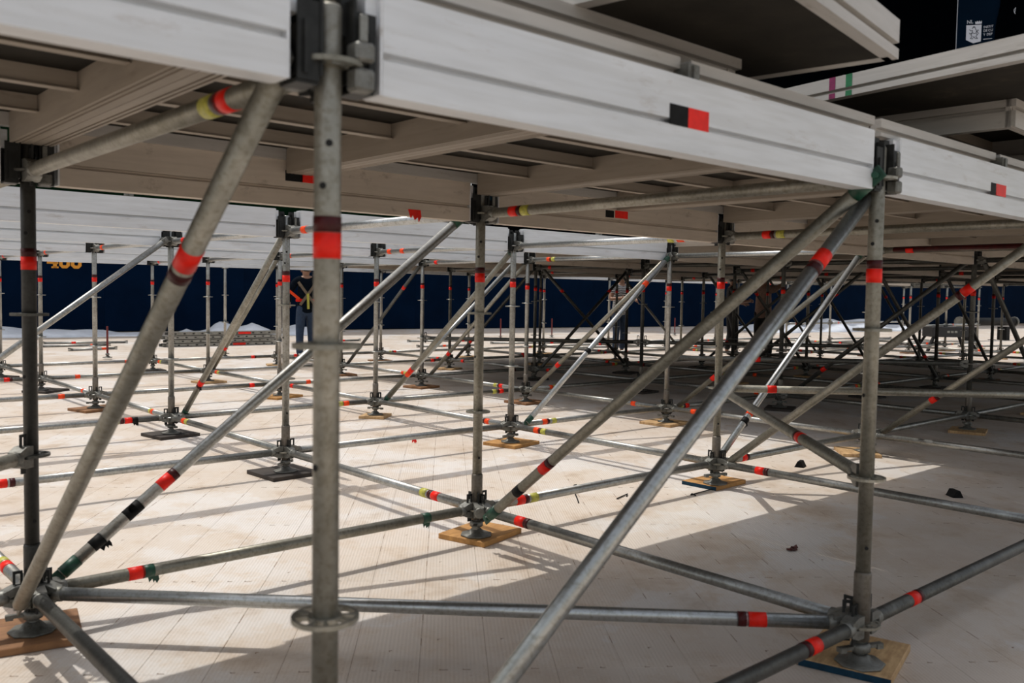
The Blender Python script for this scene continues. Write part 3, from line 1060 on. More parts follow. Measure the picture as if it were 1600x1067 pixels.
HD = [((0, 0), (1, 1), 0.0, [('d', .862), ('r', .880)], SHINY, 'long horizontal diagonal tube from left front post to right front post'),
      ((1, 1), (0, 2), 0.5, [('d', .30), ('r', .285)], DIRTY, 'horizontal tube at half-metre ring from right front post back leftward'),
      ((0, 2), (1, 3), 0.5, [('r', .12)], DIRTY, 'horizontal tube at half-metre height running right from the blue-edged pad post'),
      ((0, 0), (1, -1), 0.5, [], DIRTY, 'tube leaving the left front post at its middle ring toward the left edge'),
      ((0, 0), (0, -1), 0.0, [], DARKP, None),
      ((-1, 3), (0, 4), 0.5, [('r', .3)], DARKP, 'shaded horizontal tube behind the front braces at mid right'),
      ((-2, 4), (-1, 5), 0.5, [('r', .2)], DARKP, 'dark horizontal tube far back in the shade under the decks'),
      ((-3, 3), (-2, 4), 0.5, [], DARKP, 'dark horizontal tube across the background right of the centre post')]
for a, b, z, tp, m, lab in HD:
    if lab:
        ledger(a, b, z, tp, m, lab, 'horizontal tubes')
for (u, v), nm in (((-4, 9), 'first'), ((-4, 10), 'second'), ((-4, 11), 'third'), ((-3, 10), 'fourth'), ((-3, 11), 'fifth')):
    ledger((u, v), (u, v + 1), 0.5, [('o', .2)], SHINY, 'bright sunlit rail tube before the navy wall at far right, %s from left' % nm, 'sunlit rail tubes')

# ------------------------------------------------------------------ braces
def brace_end_mesh(m):
    def fn():
        bm = bmesh.new()
        box(bm, -0.055, 0.03, -0.004, 0.004, -0.024, 0.024, None, 0.003)
        lathe(bm, [(0.011, -0.016), (0.011, 0.016)], 8, 'Z', True, T(-0.030, 0, 0) @ Matrix.Rotation(PI / 2, 4, 'X'))
        return done(bm, 'brace_end', m)
    return cached(('bend', m.name), fn)
def brace(a, b, perp, a0, a1, m, tapes, label, tails=(), z0=0.0, z1=1.5, greens=(0, 0)):
    A, B = N(*a, 0), N(*b, 0)
    d = (B - A).normalized()
    w = Vector((-d.y, d.x, 0))
    S = A + d * a0 + w * perp + Vector((0, 0, z0))
    E = B + d * a1 + w * perp + Vector((0, 0, z1))
    D = (E - S).length
    mw = axes(E - S)
    mw.translation = S
    r = empty('scaffold_brace', mw)
    lod = min(proj(S)[2], proj(E)[2]) < 7
    seg = 28 if lod else 12
    obj('tube', tube_mesh(D - 0.06, m, seg), r, T(0.03, 0, 0))
    for k in range(2):
        f = T(0.03, 0, 0) if k == 0 else T(D - 0.03, 0, 0) @ Matrix.Rotation(PI, 4, 'Z')
        obj('brace_end', brace_end_mesh(GREEN if greens[k] else CAST), r, f, 'green painted end' if greens[k] else None)
        # the cast head on the ring
        P = A + Vector((0, 0, z0 if abs(z0) < .02 else 0)) if k == 0 else B + Vector((0, 0, 1.5))
        dirv = (d if k == 0 else -d)
        side = w * (0.6 if perp > 0 else -0.6)
        hm = axes(dirv + side)
        hm.translation = P
        wh = obj('wedge_head', head_mesh(), r, mw.inverted() @ hm)
        obj('wedge', wedge_mesh(), wh)
    put_tapes(r, tapes, D, seg)
    if greens[0]:
        obj('tape_band', band_mesh(0.07, GREEN, seg), r, T(0.068, 0, 0), 'green paint band')
    if greens[1]:
        obj('tape_band', band_mesh(0.06, GREEN, seg), r, T(D - 0.065, 0, 0), 'green paint band')
    for t, code in tails:
        obj('tape_tail', tail_mesh(TAPE[code][0], int(t * 100)), r, T(t * D, 0, -RT + 0.004), 'torn tape end')
    return tag(r, label, 'scaffold brace', 'diagonal braces')
brace((0, 0), (1, 0), -0.075, 0.13, -0.02, DIRTY, [('d', .755), ('r', .778)], 'thick diagonal brace rising from the left front post foot to the big front post')
brace((1, 0), (1, 1), 0.03, 0.16, 0.07, SHINY, [('d', .793), ('r', .815)], 'bright foreground diagonal brace rising right to the right front post top', greens=(0, 1))
brace((0, 1), (1, 1), -0.09, 0.19, 0.04, DIRTY, [('k', .12), ('r', .212), ('d', .228)], 'weathered brace rising right from the centre post foot, green end', greens=(1, 1))
brace((0, 0), (0, 1), 0.105, 0.10, -0.02, GALV, [('k', .078), ('k', .143), ('k', .152), ('r', .213), ('d', .230)], 'brace rising from the left front post foot to the centre post top', [(.083, 'k')], greens=(1, 1))
brace((-1, 2), (-1, 3), -0.06, 0.10, -0.08, SHINY, [('k', .40), ('o', .81)], 'bright slim brace with black band, behind and right of the centre post', greens=(1, 1))
brace((-2, 1), (-1, 1), 0.12, -0.05, -0.26, DIRTY, [('d', .195), ('r', .214)], 'pale brace leaning up to the black pad post at left', [(.19, 'k')], greens=(1, 0))
brace((0, 2), (0, 3), 0.09, 0.16, 0.01, SHINY, [('k', .154), ('o', .19)], 'shiny brace with black clamp rising from the blue-edged pad post', [(.15, 'k')], greens=(0, 1))
brace((0, 2), (1, 2), 0.015, 0.07, -0.08, DIRTY, [('d', .755), ('r', .775)], 'long weathered brace from the blue-edged pad to the right frame edge')
brace((0, 3), (1, 3), 0.105, 0.07, -0.08, DIRTY, [('r', .221), ('d', .235)], 'shaded brace rising to the right edge behind the right front post')
brace((-1, 3), (0, 3), 0.12, 0.04, -0.08, DIRTY, [('r', .223), ('d', .24)], 'weathered brace rising right behind the bright foreground brace')
brace((-2, 3), (-1, 3), -0.09, 0.19, 0.07, DIRTY, [('r', .222)], 'dull brace just above the slim bright brace right of the centre post')
brace((-2, 2), (-1, 2), 0.045, 0.10, -0.02, DIRTY, [('o', .21), ('r', .235)], 'broad pale brace left of the centre post, green foot', greens=(1, 1))
brace((-2, 2), (-2, 3), 0.03, 0.13, -0.14, SHINY, [], 'bright brace crossing just behind the centre post')
brace((-2, 0), (-2, 1), -0.09, 0.01, -0.08, GALV, [], 'pale brace at far left rising from the frame edge to a post top')
brace((-3, 3), (-2, 3), 0.06, 0.1, -0.05, DIRTY, [('r', .215)], 'thin pale brace between the big front post and the centre post, rear')
brace((-4, 2), (-3, 2), 0.06, 0.0, -0.15, DIRTY, [('r', .22)], 'thin brace behind the pale one that leans to the black pad post')
FB = [((-4, 3), (-3, 3), .05), ((-4, 4), (-3, 4), .05), ((-3, 5), (-3, 4), .05), ((-2, 4), (-1, 4), .06), ((-2, 5), (-1, 5), .05), ((-1, 4), (0, 4), .06), ((-3, 4), (-3, 5), -.05),
      ((-3, 6), (-2, 6), .05), ((-2, 6), (-2, 5), .05), ((-1, 6), (-1, 5), .05), ((-1, 7), (-1, 6), .05), ((-2, 7), (-2, 6), .05), ((-4, 6), (-4, 5), .05), ((-4, 7), (-4, 6), .05), ((-3, 7), (-3, 6), .05), ((0, 5), (0, 4), .05),
      ((-2, 8), (-2, 7), .05), ((-3, 8), (-3, 7), -.05), ((0, 6), (0, 5), .05)]
for k, (a, b, p) in enumerate(FB):
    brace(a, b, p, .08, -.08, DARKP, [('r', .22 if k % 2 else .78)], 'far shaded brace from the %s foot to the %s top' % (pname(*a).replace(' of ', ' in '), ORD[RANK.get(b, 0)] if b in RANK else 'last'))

# ------------------------------------------------------------------ stage beams along the rows
ZB0, ZB1 = 1.457, 1.645
def beam_prof():
    h = [(0.030, ZB0), (0.030, 1.5215), (0.011, 1.5225), (0.011, 1.5345), (0.030, 1.5360), (0.030, ZB1)]
    return h + [(-y, z) for y, z in reversed(h)]
BGAP = 0.090
BL = L - 2 * BGAP
def beam_mesh(m):
    bm = bmesh.new()
    extrude(bm, [(y, z - 1.5) for y, z in beam_prof()], 0.006, BL - 0.006)
    bmesh.ops.recalc_face_normals(bm, faces=bm.faces)
    return done(bm, 'beam_profile', m)
def endplate_mesh():
    bm = bmesh.new()
    box(bm, 0, 0.006, -0.029, 0.029, ZB0 - 1.499, ZB1 - 1.501)
    box(bm, -0.024, 0.0, -0.016, 0.016, 0.075, 0.135)
    return done(bm, 'end_plate', BEAM)
def cleat_mesh():
    bm = bmesh.new()
    box(bm, -0.022, 0.022, -0.02, 0.02, ZB1 - 1.5, ZB1 - 1.5 + 0.04)
    box(bm, -0.006, 0.016, -0.026, 0.026, ZB1 - 1.5 + 0.002, ZB1 - 1.5 + 0.036)
    return done(bm, 'locating_cleat', CAST)
BM_, BM2, EP_, CL_ = beam_mesh(BEAM), beam_mesh(BEAM2), endplate_mesh(), cleat_mesh()
def patch(parent, x, z, w, h, m, label):
    bm = bmesh.new()
    box(bm, -w / 2, w / 2, -0.0314, -0.0298, -h / 2, h / 2)
    obj('tape_patch', done(bm, 'tape_patch', m), parent, T(x, 0, z - 1.5), label)
BEAMDESC = {(1, 0): 'front white stage beam with red and black tape, right of the big front post', (1, -1): 'front white stage beam at the top left, left of the big front post',
            (1, 1): 'front stage beam at far right with small red tape patch', (0, 0): 'brown-stained second row beam left of the centre post under the deck', (0, 1): 'brown-stained second row beam right of the centre post, red patch'}
BEAMS = {}
for (u, v) in POSTS:
    if (u, v + 1) not in HAVE or u < -5 or v >= 10 or (u < -3 and v > 8):
        continue
    P = N(u, v, 1.5)
    r = empty('stage_beam', T(P.x + BGAP, P.y, P.z))
    obj('beam_profile', BM2 if (u == 0 and v >= 0) or (v >= 3 and u > -5) else BM_, r)  # second row is stained; covered bays get the shade-darkened tone
    obj('end_plate', EP_, r)
    obj('end_plate', EP_, r, T(BL, 0, 0) @ Matrix.Rotation(PI, 4, 'Z'))
    obj('locating_cleat', CL_, r, T(BL / 2, 0, 0))
    pr = lambda q: ORD[RANK[q]] if q in RANK else 'off-frame'
    lab = BEAMDESC.get((u, v)) or '%s stage beam of %s, from %s to %s post' % ('white' if v < 3 else 'farther', rowname(u), pr((u, v)), pr((u, v + 1)))
    if (u, v) not in BEAMDESC and (u, v) not in RANK and (u, v + 1) not in RANK:
        lab = 'stage beam of %s outside the frame, %s bay' % (rowname(u), ORD[v + 2])
    tag(r, lab, 'beam', 'stage beams along the rows')
    BEAMS[u, v] = r
ox = lambda x, v: x - L * v - BGAP
b = BEAMS[1, 0]
patch(b, ox(0.962, 0), 1.546, 0.073, 0.050, BLACKT, 'black tape patch')
patch(b, ox(1.041, 0), 1.546, 0.085, 0.050, RED, 'orange-red tape patch')
b = BEAMS[1, 1]
patch(b, ox(2.96, 1), 1.547, 0.05, 0.046, BLACKT, 'black tape patch')
patch(b, ox(3.04, 1), 1.547, 0.10, 0.046, RED, 'orange-red tape patch')
b = BEAMS[0, 0]
patch(b, ox(1.01, 0), 1.582, 0.08, 0.044, BLACKT, 'black tape patch')
patch(b, ox(1.09, 0), 1.582, 0.09, 0.044, RED, 'orange-red tape patch')
obj('tape_tail', tail_mesh(RED, 3), b, T(ox(1.63, 0), -0.032, -0.012) @ Matrix.Scale(1.6, 4), 'red rag of tape')
b = BEAMS[0, 1]
patch(b, ox(2.99, 1), 1.566, 0.07, 0.040, BLACKT, 'black tape patch')
patch(b, ox(3.09, 1), 1.568, 0.11, 0.042, RED, 'orange-red tape patch')

# ------------------------------------------------------------------ deck panels on the beams
PW = 0.985
def rail_prof(w=0.044, tongue=0.0):
    # z relative to 1.6455 (underside of the end rails); outer side +y
    zt = 0.058
    zb = -0.057
    h = w / 2
    return [(-h, zb), (-h * 0.55, zb), (-h * 0.55, zb + 0.006), (-h * 0.2, zb + 0.006), (-h * 0.2, zb), (h * 0.25, zb), (h * 0.25, zb + 0.006), (h * 0.6, zb + 0.006), (h * 0.6, zb), (h + tongue, zb), (h + tongue, zb + 0.006), (h, zb + 0.006),
            (h, zt - 0.048), (h - 0.022, zt - 0.047), (h - 0.022, zt - 0.031), (h, zt - 0.030), (h, zt), (-h, zt)]
def end_prof():
    zt = 0.058
    return [(-0.016, 0.0), (0.022, 0.0), (0.022, 0.012), (0.002, 0.013), (0.002, 0.028), (0.022, 0.029), (0.022, zt), (-0.016, zt)]
def ext_mesh(key, poly, ln, m, name):
    def fn():
        bm = bmesh.new()
        extrude(bm, poly, -ln / 2, ln / 2)
        bmesh.ops.recalc_face_normals(bm, faces=bm.faces)
        return done(bm, name, m)
    return cached(key, fn)
PLEN = L - 0.012
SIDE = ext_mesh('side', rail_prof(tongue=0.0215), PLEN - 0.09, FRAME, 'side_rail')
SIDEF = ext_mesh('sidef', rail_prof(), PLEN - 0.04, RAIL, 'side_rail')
ENDR = ext_mesh('endr', end_prof(), PW, RAIL, 'end_rail')
ENDF = ext_mesh('endf', rail_prof(0.040), PW, RAIL, 'end_rail')
def joist_mesh():
    bm = bmesh.new()
    w = PW / 2 - 0.046
    box(bm, -w, w, -0.004, 0.004, -0.006, 0.044)
    box(bm, -w, w, -0.018, 0.018, -0.0085, -0.006)
    return done(bm, 'joist', FRAME)
JOIST = joist_mesh()
def ply_mesh():
    bm = bmesh.new()
    box(bm, -PW / 2 + 0.005, PW / 2 - 0.005, -PLEN / 2 + 0.02, PLEN / 2 - 0.02, 0.045, 0.0565)
    return done(bm, 'deck_board', PLY)
PLYM = ply_mesh()
RZ = Matrix.Rotation(PI / 2, 4, 'Z')
def panel(mw, label, full=False, group='deck panels on the beams'):
    """local x = width (along the row), y = length; origin in the middle, z = top of the beams"""
    r = empty('deck_panel', mw)
    obj('deck_board', PLYM, r)
    for s in (-1, 1):
        # side rails run along y, profile outer side away from the middle
        m = T(s * (PW / 2 - 0.022), 0, 0) @ Matrix.Rotation(-s * PI / 2, 4, 'Z')
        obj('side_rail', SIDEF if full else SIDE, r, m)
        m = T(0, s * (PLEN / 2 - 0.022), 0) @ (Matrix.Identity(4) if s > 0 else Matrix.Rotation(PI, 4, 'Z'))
        obj('end_rail', ENDF if full else ENDR, r, m)
    for k in range(1, 5):
        obj('joist', JOIST, r, T(0, L * (0.5 - 0.2 * k), 0))
    return tag(r, label, 'deck panel', group)
BAYS = [(0, v) for v in range(-1, 9)] + [(-1, v) for v in range(3, 10)] + [(-2, v) for v in range(3, 10)] + [(-3, v) for v in range(3, 9)] + [(-4, v) for v in range(3, 8)] + [(-5, v) for v in (4, 5)]  # outer bays at right and rear added to deepen the shade underneath
DECKN = {(-1, 0): 'left of the big front post, outer half', (-1, 1): 'left of the big front post, inner half', (0, 0): 'right of the big front post, left half of the bay',
         (0, 1): 'left of the right front post, right half of the bay', (1, 0): 'right of the right front post, first half', (1, 1): 'right of the right front post, second half'}
for (u, v) in BAYS:
    for h in range(2):
        c = N(u + 0.5, v + 0.25 + 0.5 * h, 1.6455)
        if u == 0 and (v, h) in DECKN:
            lab = 'front deck panel ' + DECKN[v, h]
        else:
            lab = 'shaded deck panel behind %s, column %s, %s half' % (rowname(u + 1).replace(' row', ' post row'), ORD[max(1, v + 2)], 'left' if h == 0 else 'right')
        panel(T(c.x, c.y, c.z), lab)

# loose panels piled on the deck; z given relative to the grid like everything above
def stack(corner, ang, z, sx, sy, flip, label, thin=1.0):
    """corner (x, y) of the panel's footprint; sx, sy = direction of the footprint from it; z = underside of the panel"""
    W_, H_ = PW, PLEN
    rz = Matrix.Rotation(ang, 4, 'Z')
    c = Vector((corner[0], corner[1], 0)) + rz @ Vector((sx * W_ / 2, sy * H_ / 2, 0))
    zc = z + Z0 + (0.057 if not flip else 0.058) * thin
    mw = T(c.x, c.y, zc) @ rz @ Matrix.Diagonal((1, 1, thin, 1))
    if flip:
        mw = mw @ Matrix.Rotation(PI, 4, 'Y')
    return panel(mw, label, True, 'loose deck panels piled on the stage')
ZD = 1.704
# the panel behind the front edge, long side towards the camera
W90 = PI / 2
stack((1.507, -1.899), 0, ZD, -1, 1, False, 'loose deck panel lying on the stage just behind the front beam')
stack((0.49, -1.93), 0, ZD, -1, 1, False, 'loose deck panel lying on the stage behind the front beam, further left')
stack((1.833, -2.227), math.radians(9.0), ZD + 0.1155, -1, 1, True, 'loose deck panel, face down, jutting over the front edge at the top')
stack((2.490, -2.75), math.radians(-8.6), ZD + 0.231, 1, 1, True, 'face-down deck panel with magenta and green paint marks at upper right', 0.76)
stack((3.17, -2.09), math.radians(1.8), ZD + 0.1155, 1, 1, False, 'lower loose panel under the paint-marked panel, upper right')
stack((3.95, -2.02), math.radians(0), ZD, 1, 1, False, 'bottom loose panel of the pile at upper right')
# paint marks on the long edge of the upper right panel
pm = [o for o in COL.objects if o.get('label', '').startswith('face-down deck panel with magenta')][0]
MAG = flat('magenta_spray_paint', (0.22, 0.012, 0.085), 0.6, 0, 0.3)
GRN = flat('green_spray_paint', (0.012, 0.16, 0.06), 0.6, 0, 0.3)
inv = pm.matrix_world.inverted()
for px_, wid, m, nm in (((2.673, -1.549), 0.030, MAG, 'magenta paint stripe'), ((2.669, -1.630), 0.030, GRN, 'green paint stripe')):
    q = inv @ Vector((px_[0], px_[1], ZD + 0.231 + Z0))
    s = 1 if q.x > 0 else -1
    bm = bmesh.new()
    e = PW / 2 * s
    for z0, z1 in ((0.0298, 0.058), (-0.057, 0.0118)):
        box(bm, min(e, e + s * .0012), max(e, e + s * .0012), q.y - wid / 2, q.y + wid / 2, z0, z1)
    obj('paint_stripe', done(bm, 'paint_stripe', m), pm, None, nm)

# ------------------------------------------------------------------ things lying about on the floor
def at_floor(px, py, z=0.0):
    d = _f + _r2 * ((px - 800) / FPX) - _u2 * ((py - 533.5) / FPX)
    t = (z - CAMPOS.z) / d.z
    return CAMPOS + d * t
def wedge_block(P, rot, label):
    r = empty('rubber_wedge', T(P[0], P[1], 0) @ Matrix.Rotation(rot, 4, 'Z'))
    bm = bmesh.new()
    extrude(bm, [(-0.035, 0), (0.035, 0), (0.012, 0.045), (-0.012, 0.045)], -0.045, 0.045)
    bmesh.ops.recalc_face_normals(bm, faces=bm.faces)
    obj('wedge_body', done(bm, 'wedge_body', BLACKT), r)
    return tag(r, label, 'wedge', 'small black wedges on the floor')
wedge_block((5.26, 0.04), 0.3, 'small black wedge on the sunlit floor behind the right front post')
wedge_block((5.15, -1.13), 0.9, 'small black wedge on the shaded floor at right')
def cord(pts, label, rad=0.004):
    cu = bpy.data.curves.new('cord', 'CURVE')
    cu.dimensions = '3D'
    cu.bevel_depth = rad
    cu.bevel_resolution = 2
    sp = cu.splines.new('POLY')
    sp.points.add(len(pts) - 1)
    for p, q in zip(sp.points, pts):
        p.co = (*q, 1)
    o = bpy.data.objects.new('cord', cu)
    link(o)
    dg = bpy.context.evaluated_depsgraph_get()
    me = bpy.data.meshes.new_from_object(o.evaluated_get(dg))
    bpy.data.objects.remove(o)
    me.materials.clear()
    me.materials.append(BLACKT)
    for p in me.polygons:
        p.use_smooth = True
    n = obj('cable_tie', me)
    return tag(n, label, 'cable tie')
FP = lambda px, py: tuple(at_floor(px, py, 0.006))
cord([FP(1140, 757), FP(1110, 765), FP(1079, 773), FP(1081, 771), FP(1087, 774)], 'black cable tie trailing off the ochre blue-edged pad')
cord([FP(964, 779), FP(975, 774), FP(981, 771.5), FP(979, 775)], 'short black cable tie on the sunlit floor, right of centre')
cord([FP(897, 758), FP(901, 757), FP(899, 772), FP(902, 779), FP(904, 785)], 'black cable tie on the floor below the tube right of the centre post')
leaf = bmesh.new()
for k, (dx, dy, dz) in enumerate(((0, 0, 0), (.025, .012, .004), (-.02, .01, .002))):
    vs = [leaf.verts.new((dx + math.cos(a) * .02 * (1 + .5 * (i % 2)), dy + math.sin(a) * .015, dz + .004 + .012 * (i % 3 == 0))) for i, a in enumerate([x * PI / 3 for x in range(6)])]
    leaf.faces.new(vs)
    b2 = [leaf.verts.new(v.co - Vector((0, 0, .003))) for v in vs]
    leaf.faces.new(list(reversed(b2)))
    for i in range(6):
        leaf.faces.new((vs[i], b2[i], b2[(i + 1) % 6], vs[(i + 1) % 6]))
P = at_floor(1240, 860)
tag(obj('tape_scrap', done(leaf, 'tape_scrap', flat('dark_red_scrap', (0.07, 0.012, 0.008), 0.6, 0, 0.5)), None, T(P.x, P.y, 0.001)), 'crumpled dark red scrap of tape on the shaded floor', 'scrap')

# lone jacks waiting beyond the last row
for k, (px, py) in enumerate(((168, 561), (782, 531), (862, 529), (1054, 525))):
    P = at_floor(px, py)
    jack(P, ('lone', k), ['red-spindled base jack standing alone on the floor at far left', 'lone red base jack far back, left of the slim bright brace', 'lone red base jack far back, right of the centre post pair', 'lone red base jack far back before the navy wall, right of centre'][k], 'lone base jacks', 0.42, True)

# stacked perforated steel planks at left
def steel_plank(mw, label):
    r = empty('steel_plank', mw)
    def top():
        bm = bmesh.new()
        Ln, Wd, t = 2.57, 0.32, 0.066
        nx, ny = 78, 9
        hole = lambda i, j: (j in (2, 6) and i % 4 in (1,)) or (j == 4 and i % 4 == 3)
        V = {}
        for i in range(nx + 1):
            for j in range(ny + 1):
                V[i, j] = bm.verts.new((Ln * i / nx, Wd * (j / ny - .5), t))
        for i in range(nx):
            for j in range(ny):
                if not hole(i, j):
                    bm.faces.new((V[i, j], V[i + 1, j], V[i + 1, j + 1], V[i, j + 1]))
        return done(bm, 'plank_surface', GALV)
    def side():
        bm = bmesh.new()
        Ln, t = 2.57, 0.066
        nx = 52
        ys = [0.0, 0.02, 0.046, t]
        V = {}
        for i in range(nx + 1):
            for j in range(4):
                V[i, j] = bm.verts.new((Ln * i / nx, 0, ys[j]))
        for i in range(nx):
            for j in range(3):
                if j == 1 and i % 4 == 1:
                    continue
                bm.faces.new((V[i, j], V[i + 1, j], V[i + 1, j + 1], V[i, j + 1]))
        return done(bm, 'plank_side', GALV)
    obj('plank_surface', cached('plank_top', top), r)
    for s in (-1, 1):
        obj('plank_side', cached('plank_side', side), r, T(0, s * 0.16, 0))
    def shade_fill():
        bm = bmesh.new()
        box(bm, 0.01, 2.56, -0.152, 0.152, 0.008, 0.058)
        return done(bm, 'plank_shade_fill', HOLE)
    obj('plank_shade_fill', cached('plank_shade_fill', shade_fill), r)  # black filler painted in for the darkness inside the plank, no real part
    def hooks():
        bm = bmesh.new()
        for x0, x1 in ((-0.06, 0.02), (2.55, 2.63)):
            for y in (-0.11, 0.11):
                box(bm, x0, x1, y - .02, y + .02, 0.0, 0.06)
        return done(bm, 'end_hook', CAST)
    obj('end_hook', cached('plank_hook', hooks), r)
    return tag(r, label, 'plank', 'stacked perforated steel planks')
P0 = at_floor(256, 542)
P1 = at_floor(412, 538)
d = (P1 - P0).normalized()
base = axes(Vector((d.x, d.y, 0)))
for k, (dx, nm) in enumerate(((0.0, 'bottom perforated steel plank of the stack at left'), (0.08, 'second perforated steel plank of the stack at left'), (-0.03, 'third perforated steel plank of the stack at left'), (0.12, 'topmost perforated steel plank of the stack at left'))):
    m = base.copy()
    m.translation = P0 + d * dx + Vector((0, 0, 0.004 + 0.083 * k))
    p = steel_plank(m @ T(0, R.uniform(-.02, .02), 0), nm)
    if k in (0, 3):
        bm = bmesh.new()
        box(bm, 1.5, 1.8, -0.163, -0.1605, 0.008, 0.060)
        obj('tape_patch', done(bm, 'tape_patch', RED), p, None, 'red tape patch')

# loose tubes on the floor beyond the rows
def loose(p, q, m, label, tapes=()):
    A, B = at_floor(*p, z=RT), at_floor(*q, z=RT)
    mw = axes(B - A)
    mw.translation = A
    r = empty('loose_tube', mw)
    D = (B - A).length
    obj('tube', tube_mesh(D, m, 12), r)
    for c, t in tapes:
        obj('tape_band', band_mesh(TAPE[c][1] * 1.5, TAPE[c][0], 12), r, T(t * D, 0, 0), TAPE[c][2])
    for k in range(2):
        f = T(-0.09, 0, 0) if k == 0 else T(D + 0.09, 0, 0) @ Matrix.Rotation(PI, 4, 'Z')
        obj('wedge_head', head_mesh(), r, f)
    tag(r, label, 'scaffold tube', 'loose tubes on the floor')
LO = [((66, 541), (168, 538.5)), ((70, 536), (195, 534.5)), ((112, 546.5), (178, 544)), ((495, 533), (560, 531.5)), ((512, 540), (585, 538)), ((640, 533), (742, 532)), ((655, 541), (745, 539)), ((770, 536), (905, 535)),
      ((880, 543), (1000, 541)), ((1010, 533), (1075, 531)), ((1060, 541), (1190, 540)), ((1230, 536), (1330, 534)), ((1300, 529), (1390, 528)), ((1290, 545), (1420, 541)), ((1390, 535), (1500, 533)), ((1500, 541), (1590, 540)), ((1180, 530), (1260, 529)), ((890, 530), (960, 529))]
for k, (p, q) in enumerate(LO):
    side = 'left' if p[0] < 500 else ('middle' if p[0] < 950 else 'right')
    loose(p, q, GALV, 'loose tube on the sunlit floor beyond the rows, %s from the left' % ORD[k + 1], [('r' if k % 2 else 'o', R.uniform(.15, .85))])
def trestle(px, py, w, label):
    P = at_floor(px, py)
    r = empty('black_case', T(P.x, P.y, 0) @ Matrix.Rotation(YAW + .1, 4, 'Z'))
    bm = bmesh.new()
    box(bm, -w / 2, w / 2, -0.25, 0.25, 0.36, 0.62, None, 0.015)
    obj('case_body', done(bm, 'case_body', flat('black_case_body', (0.012, 0.012, 0.013), 0.5)), r)
    for sx in (-1, 1):
        for sy in (-1, 1):
            bm = bmesh.new()
            a, b = Vector((sx * (w / 2 - .06), sy * .2, .37)), Vector((sx * (w / 2 + .14), sy * .28, 0))
            mm = axes(b - a)
            mm.translation = a
            box(bm, 0, (b - a).length, -.03, .03, -.03, .03, mm)
            obj('leg', done(bm, 'leg', BLACKT), r)
    bm = bmesh.new()
    for k in range(3):
        box(bm, -.14 + k * .1, -.07 + k * .1, -0.2545, -0.250, .47, .52)
    obj('case_lettering', done(bm, 'case_lettering', GALV), r)
    return tag(r, label, 'case')
trestle(1478, 548, 1.05, 'black case on splayed legs standing in the sun at far right')
def roll(p, q, label, rad=0.10, z=0.62):
    A, B = at_floor(*p), at_floor(*q)
    A.z = B.z = z
    mw = axes(B - A)
    mw.translation = A
    r = empty('black_roll', mw)
    D = (B - A).length
    bm = bmesh.new()
    lathe(bm, [(rad, 0.06), (rad * 1.02, D * .3), (rad, D - 0.06)], 16, 'X')
    obj('roll_body', done(bm, 'roll_body', BLACKT), r)
    for x in (0, D - .06):
        bm = bmesh.new()
        lathe(bm, [(rad * 1.3, 0), (rad * 1.3, 0.06)], 16, 'X')
        obj('end_ring', done(bm, 'end_ring', CAST), r, T(x, 0, 0))
    for x in (D * .2, D * .8):
        bm = bmesh.new()
        box(bm, x - .1, x + .1, -.16, .16, -z, -rad * 1.3)
        obj('cradle', done(bm, 'cradle', BLACKT), r)
    return tag(r, label, 'roll')
roll((1497, 533), (1584, 531), 'long black roll in cradles before the navy wall at far right', 0.13, 0.62)

# ------------------------------------------------------------------ workers between the far posts
def skin_mesh(name, verts, edges, radii, m, root=0, sub=2):
    me = bpy.data.meshes.new(name)
    me.from_pydata(verts, edges, [])
    o = bpy.data.objects.new(name, me)
    COL.objects.link(o)
    sk = o.modifiers.new('skin', 'SKIN')
    sk.use_smooth_shade = True
    layer = me.skin_vertices[0].data
    for i, r in enumerate(radii):
        rr = r if isinstance(r, tuple) else (r, r)
        layer[i].radius = rr
        layer[i].use_root = (i == root)
    ss = o.modifiers.new('sub', 'SUBSURF')
    ss.levels = ss.render_levels = sub
    dg = bpy.context.evaluated_depsgraph_get()
    out = bpy.data.meshes.new_from_object(o.evaluated_get(dg))
    bpy.data.objects.remove(o)
    out.name = name
    out.materials.clear()
    out.materials.append(m)
    return out

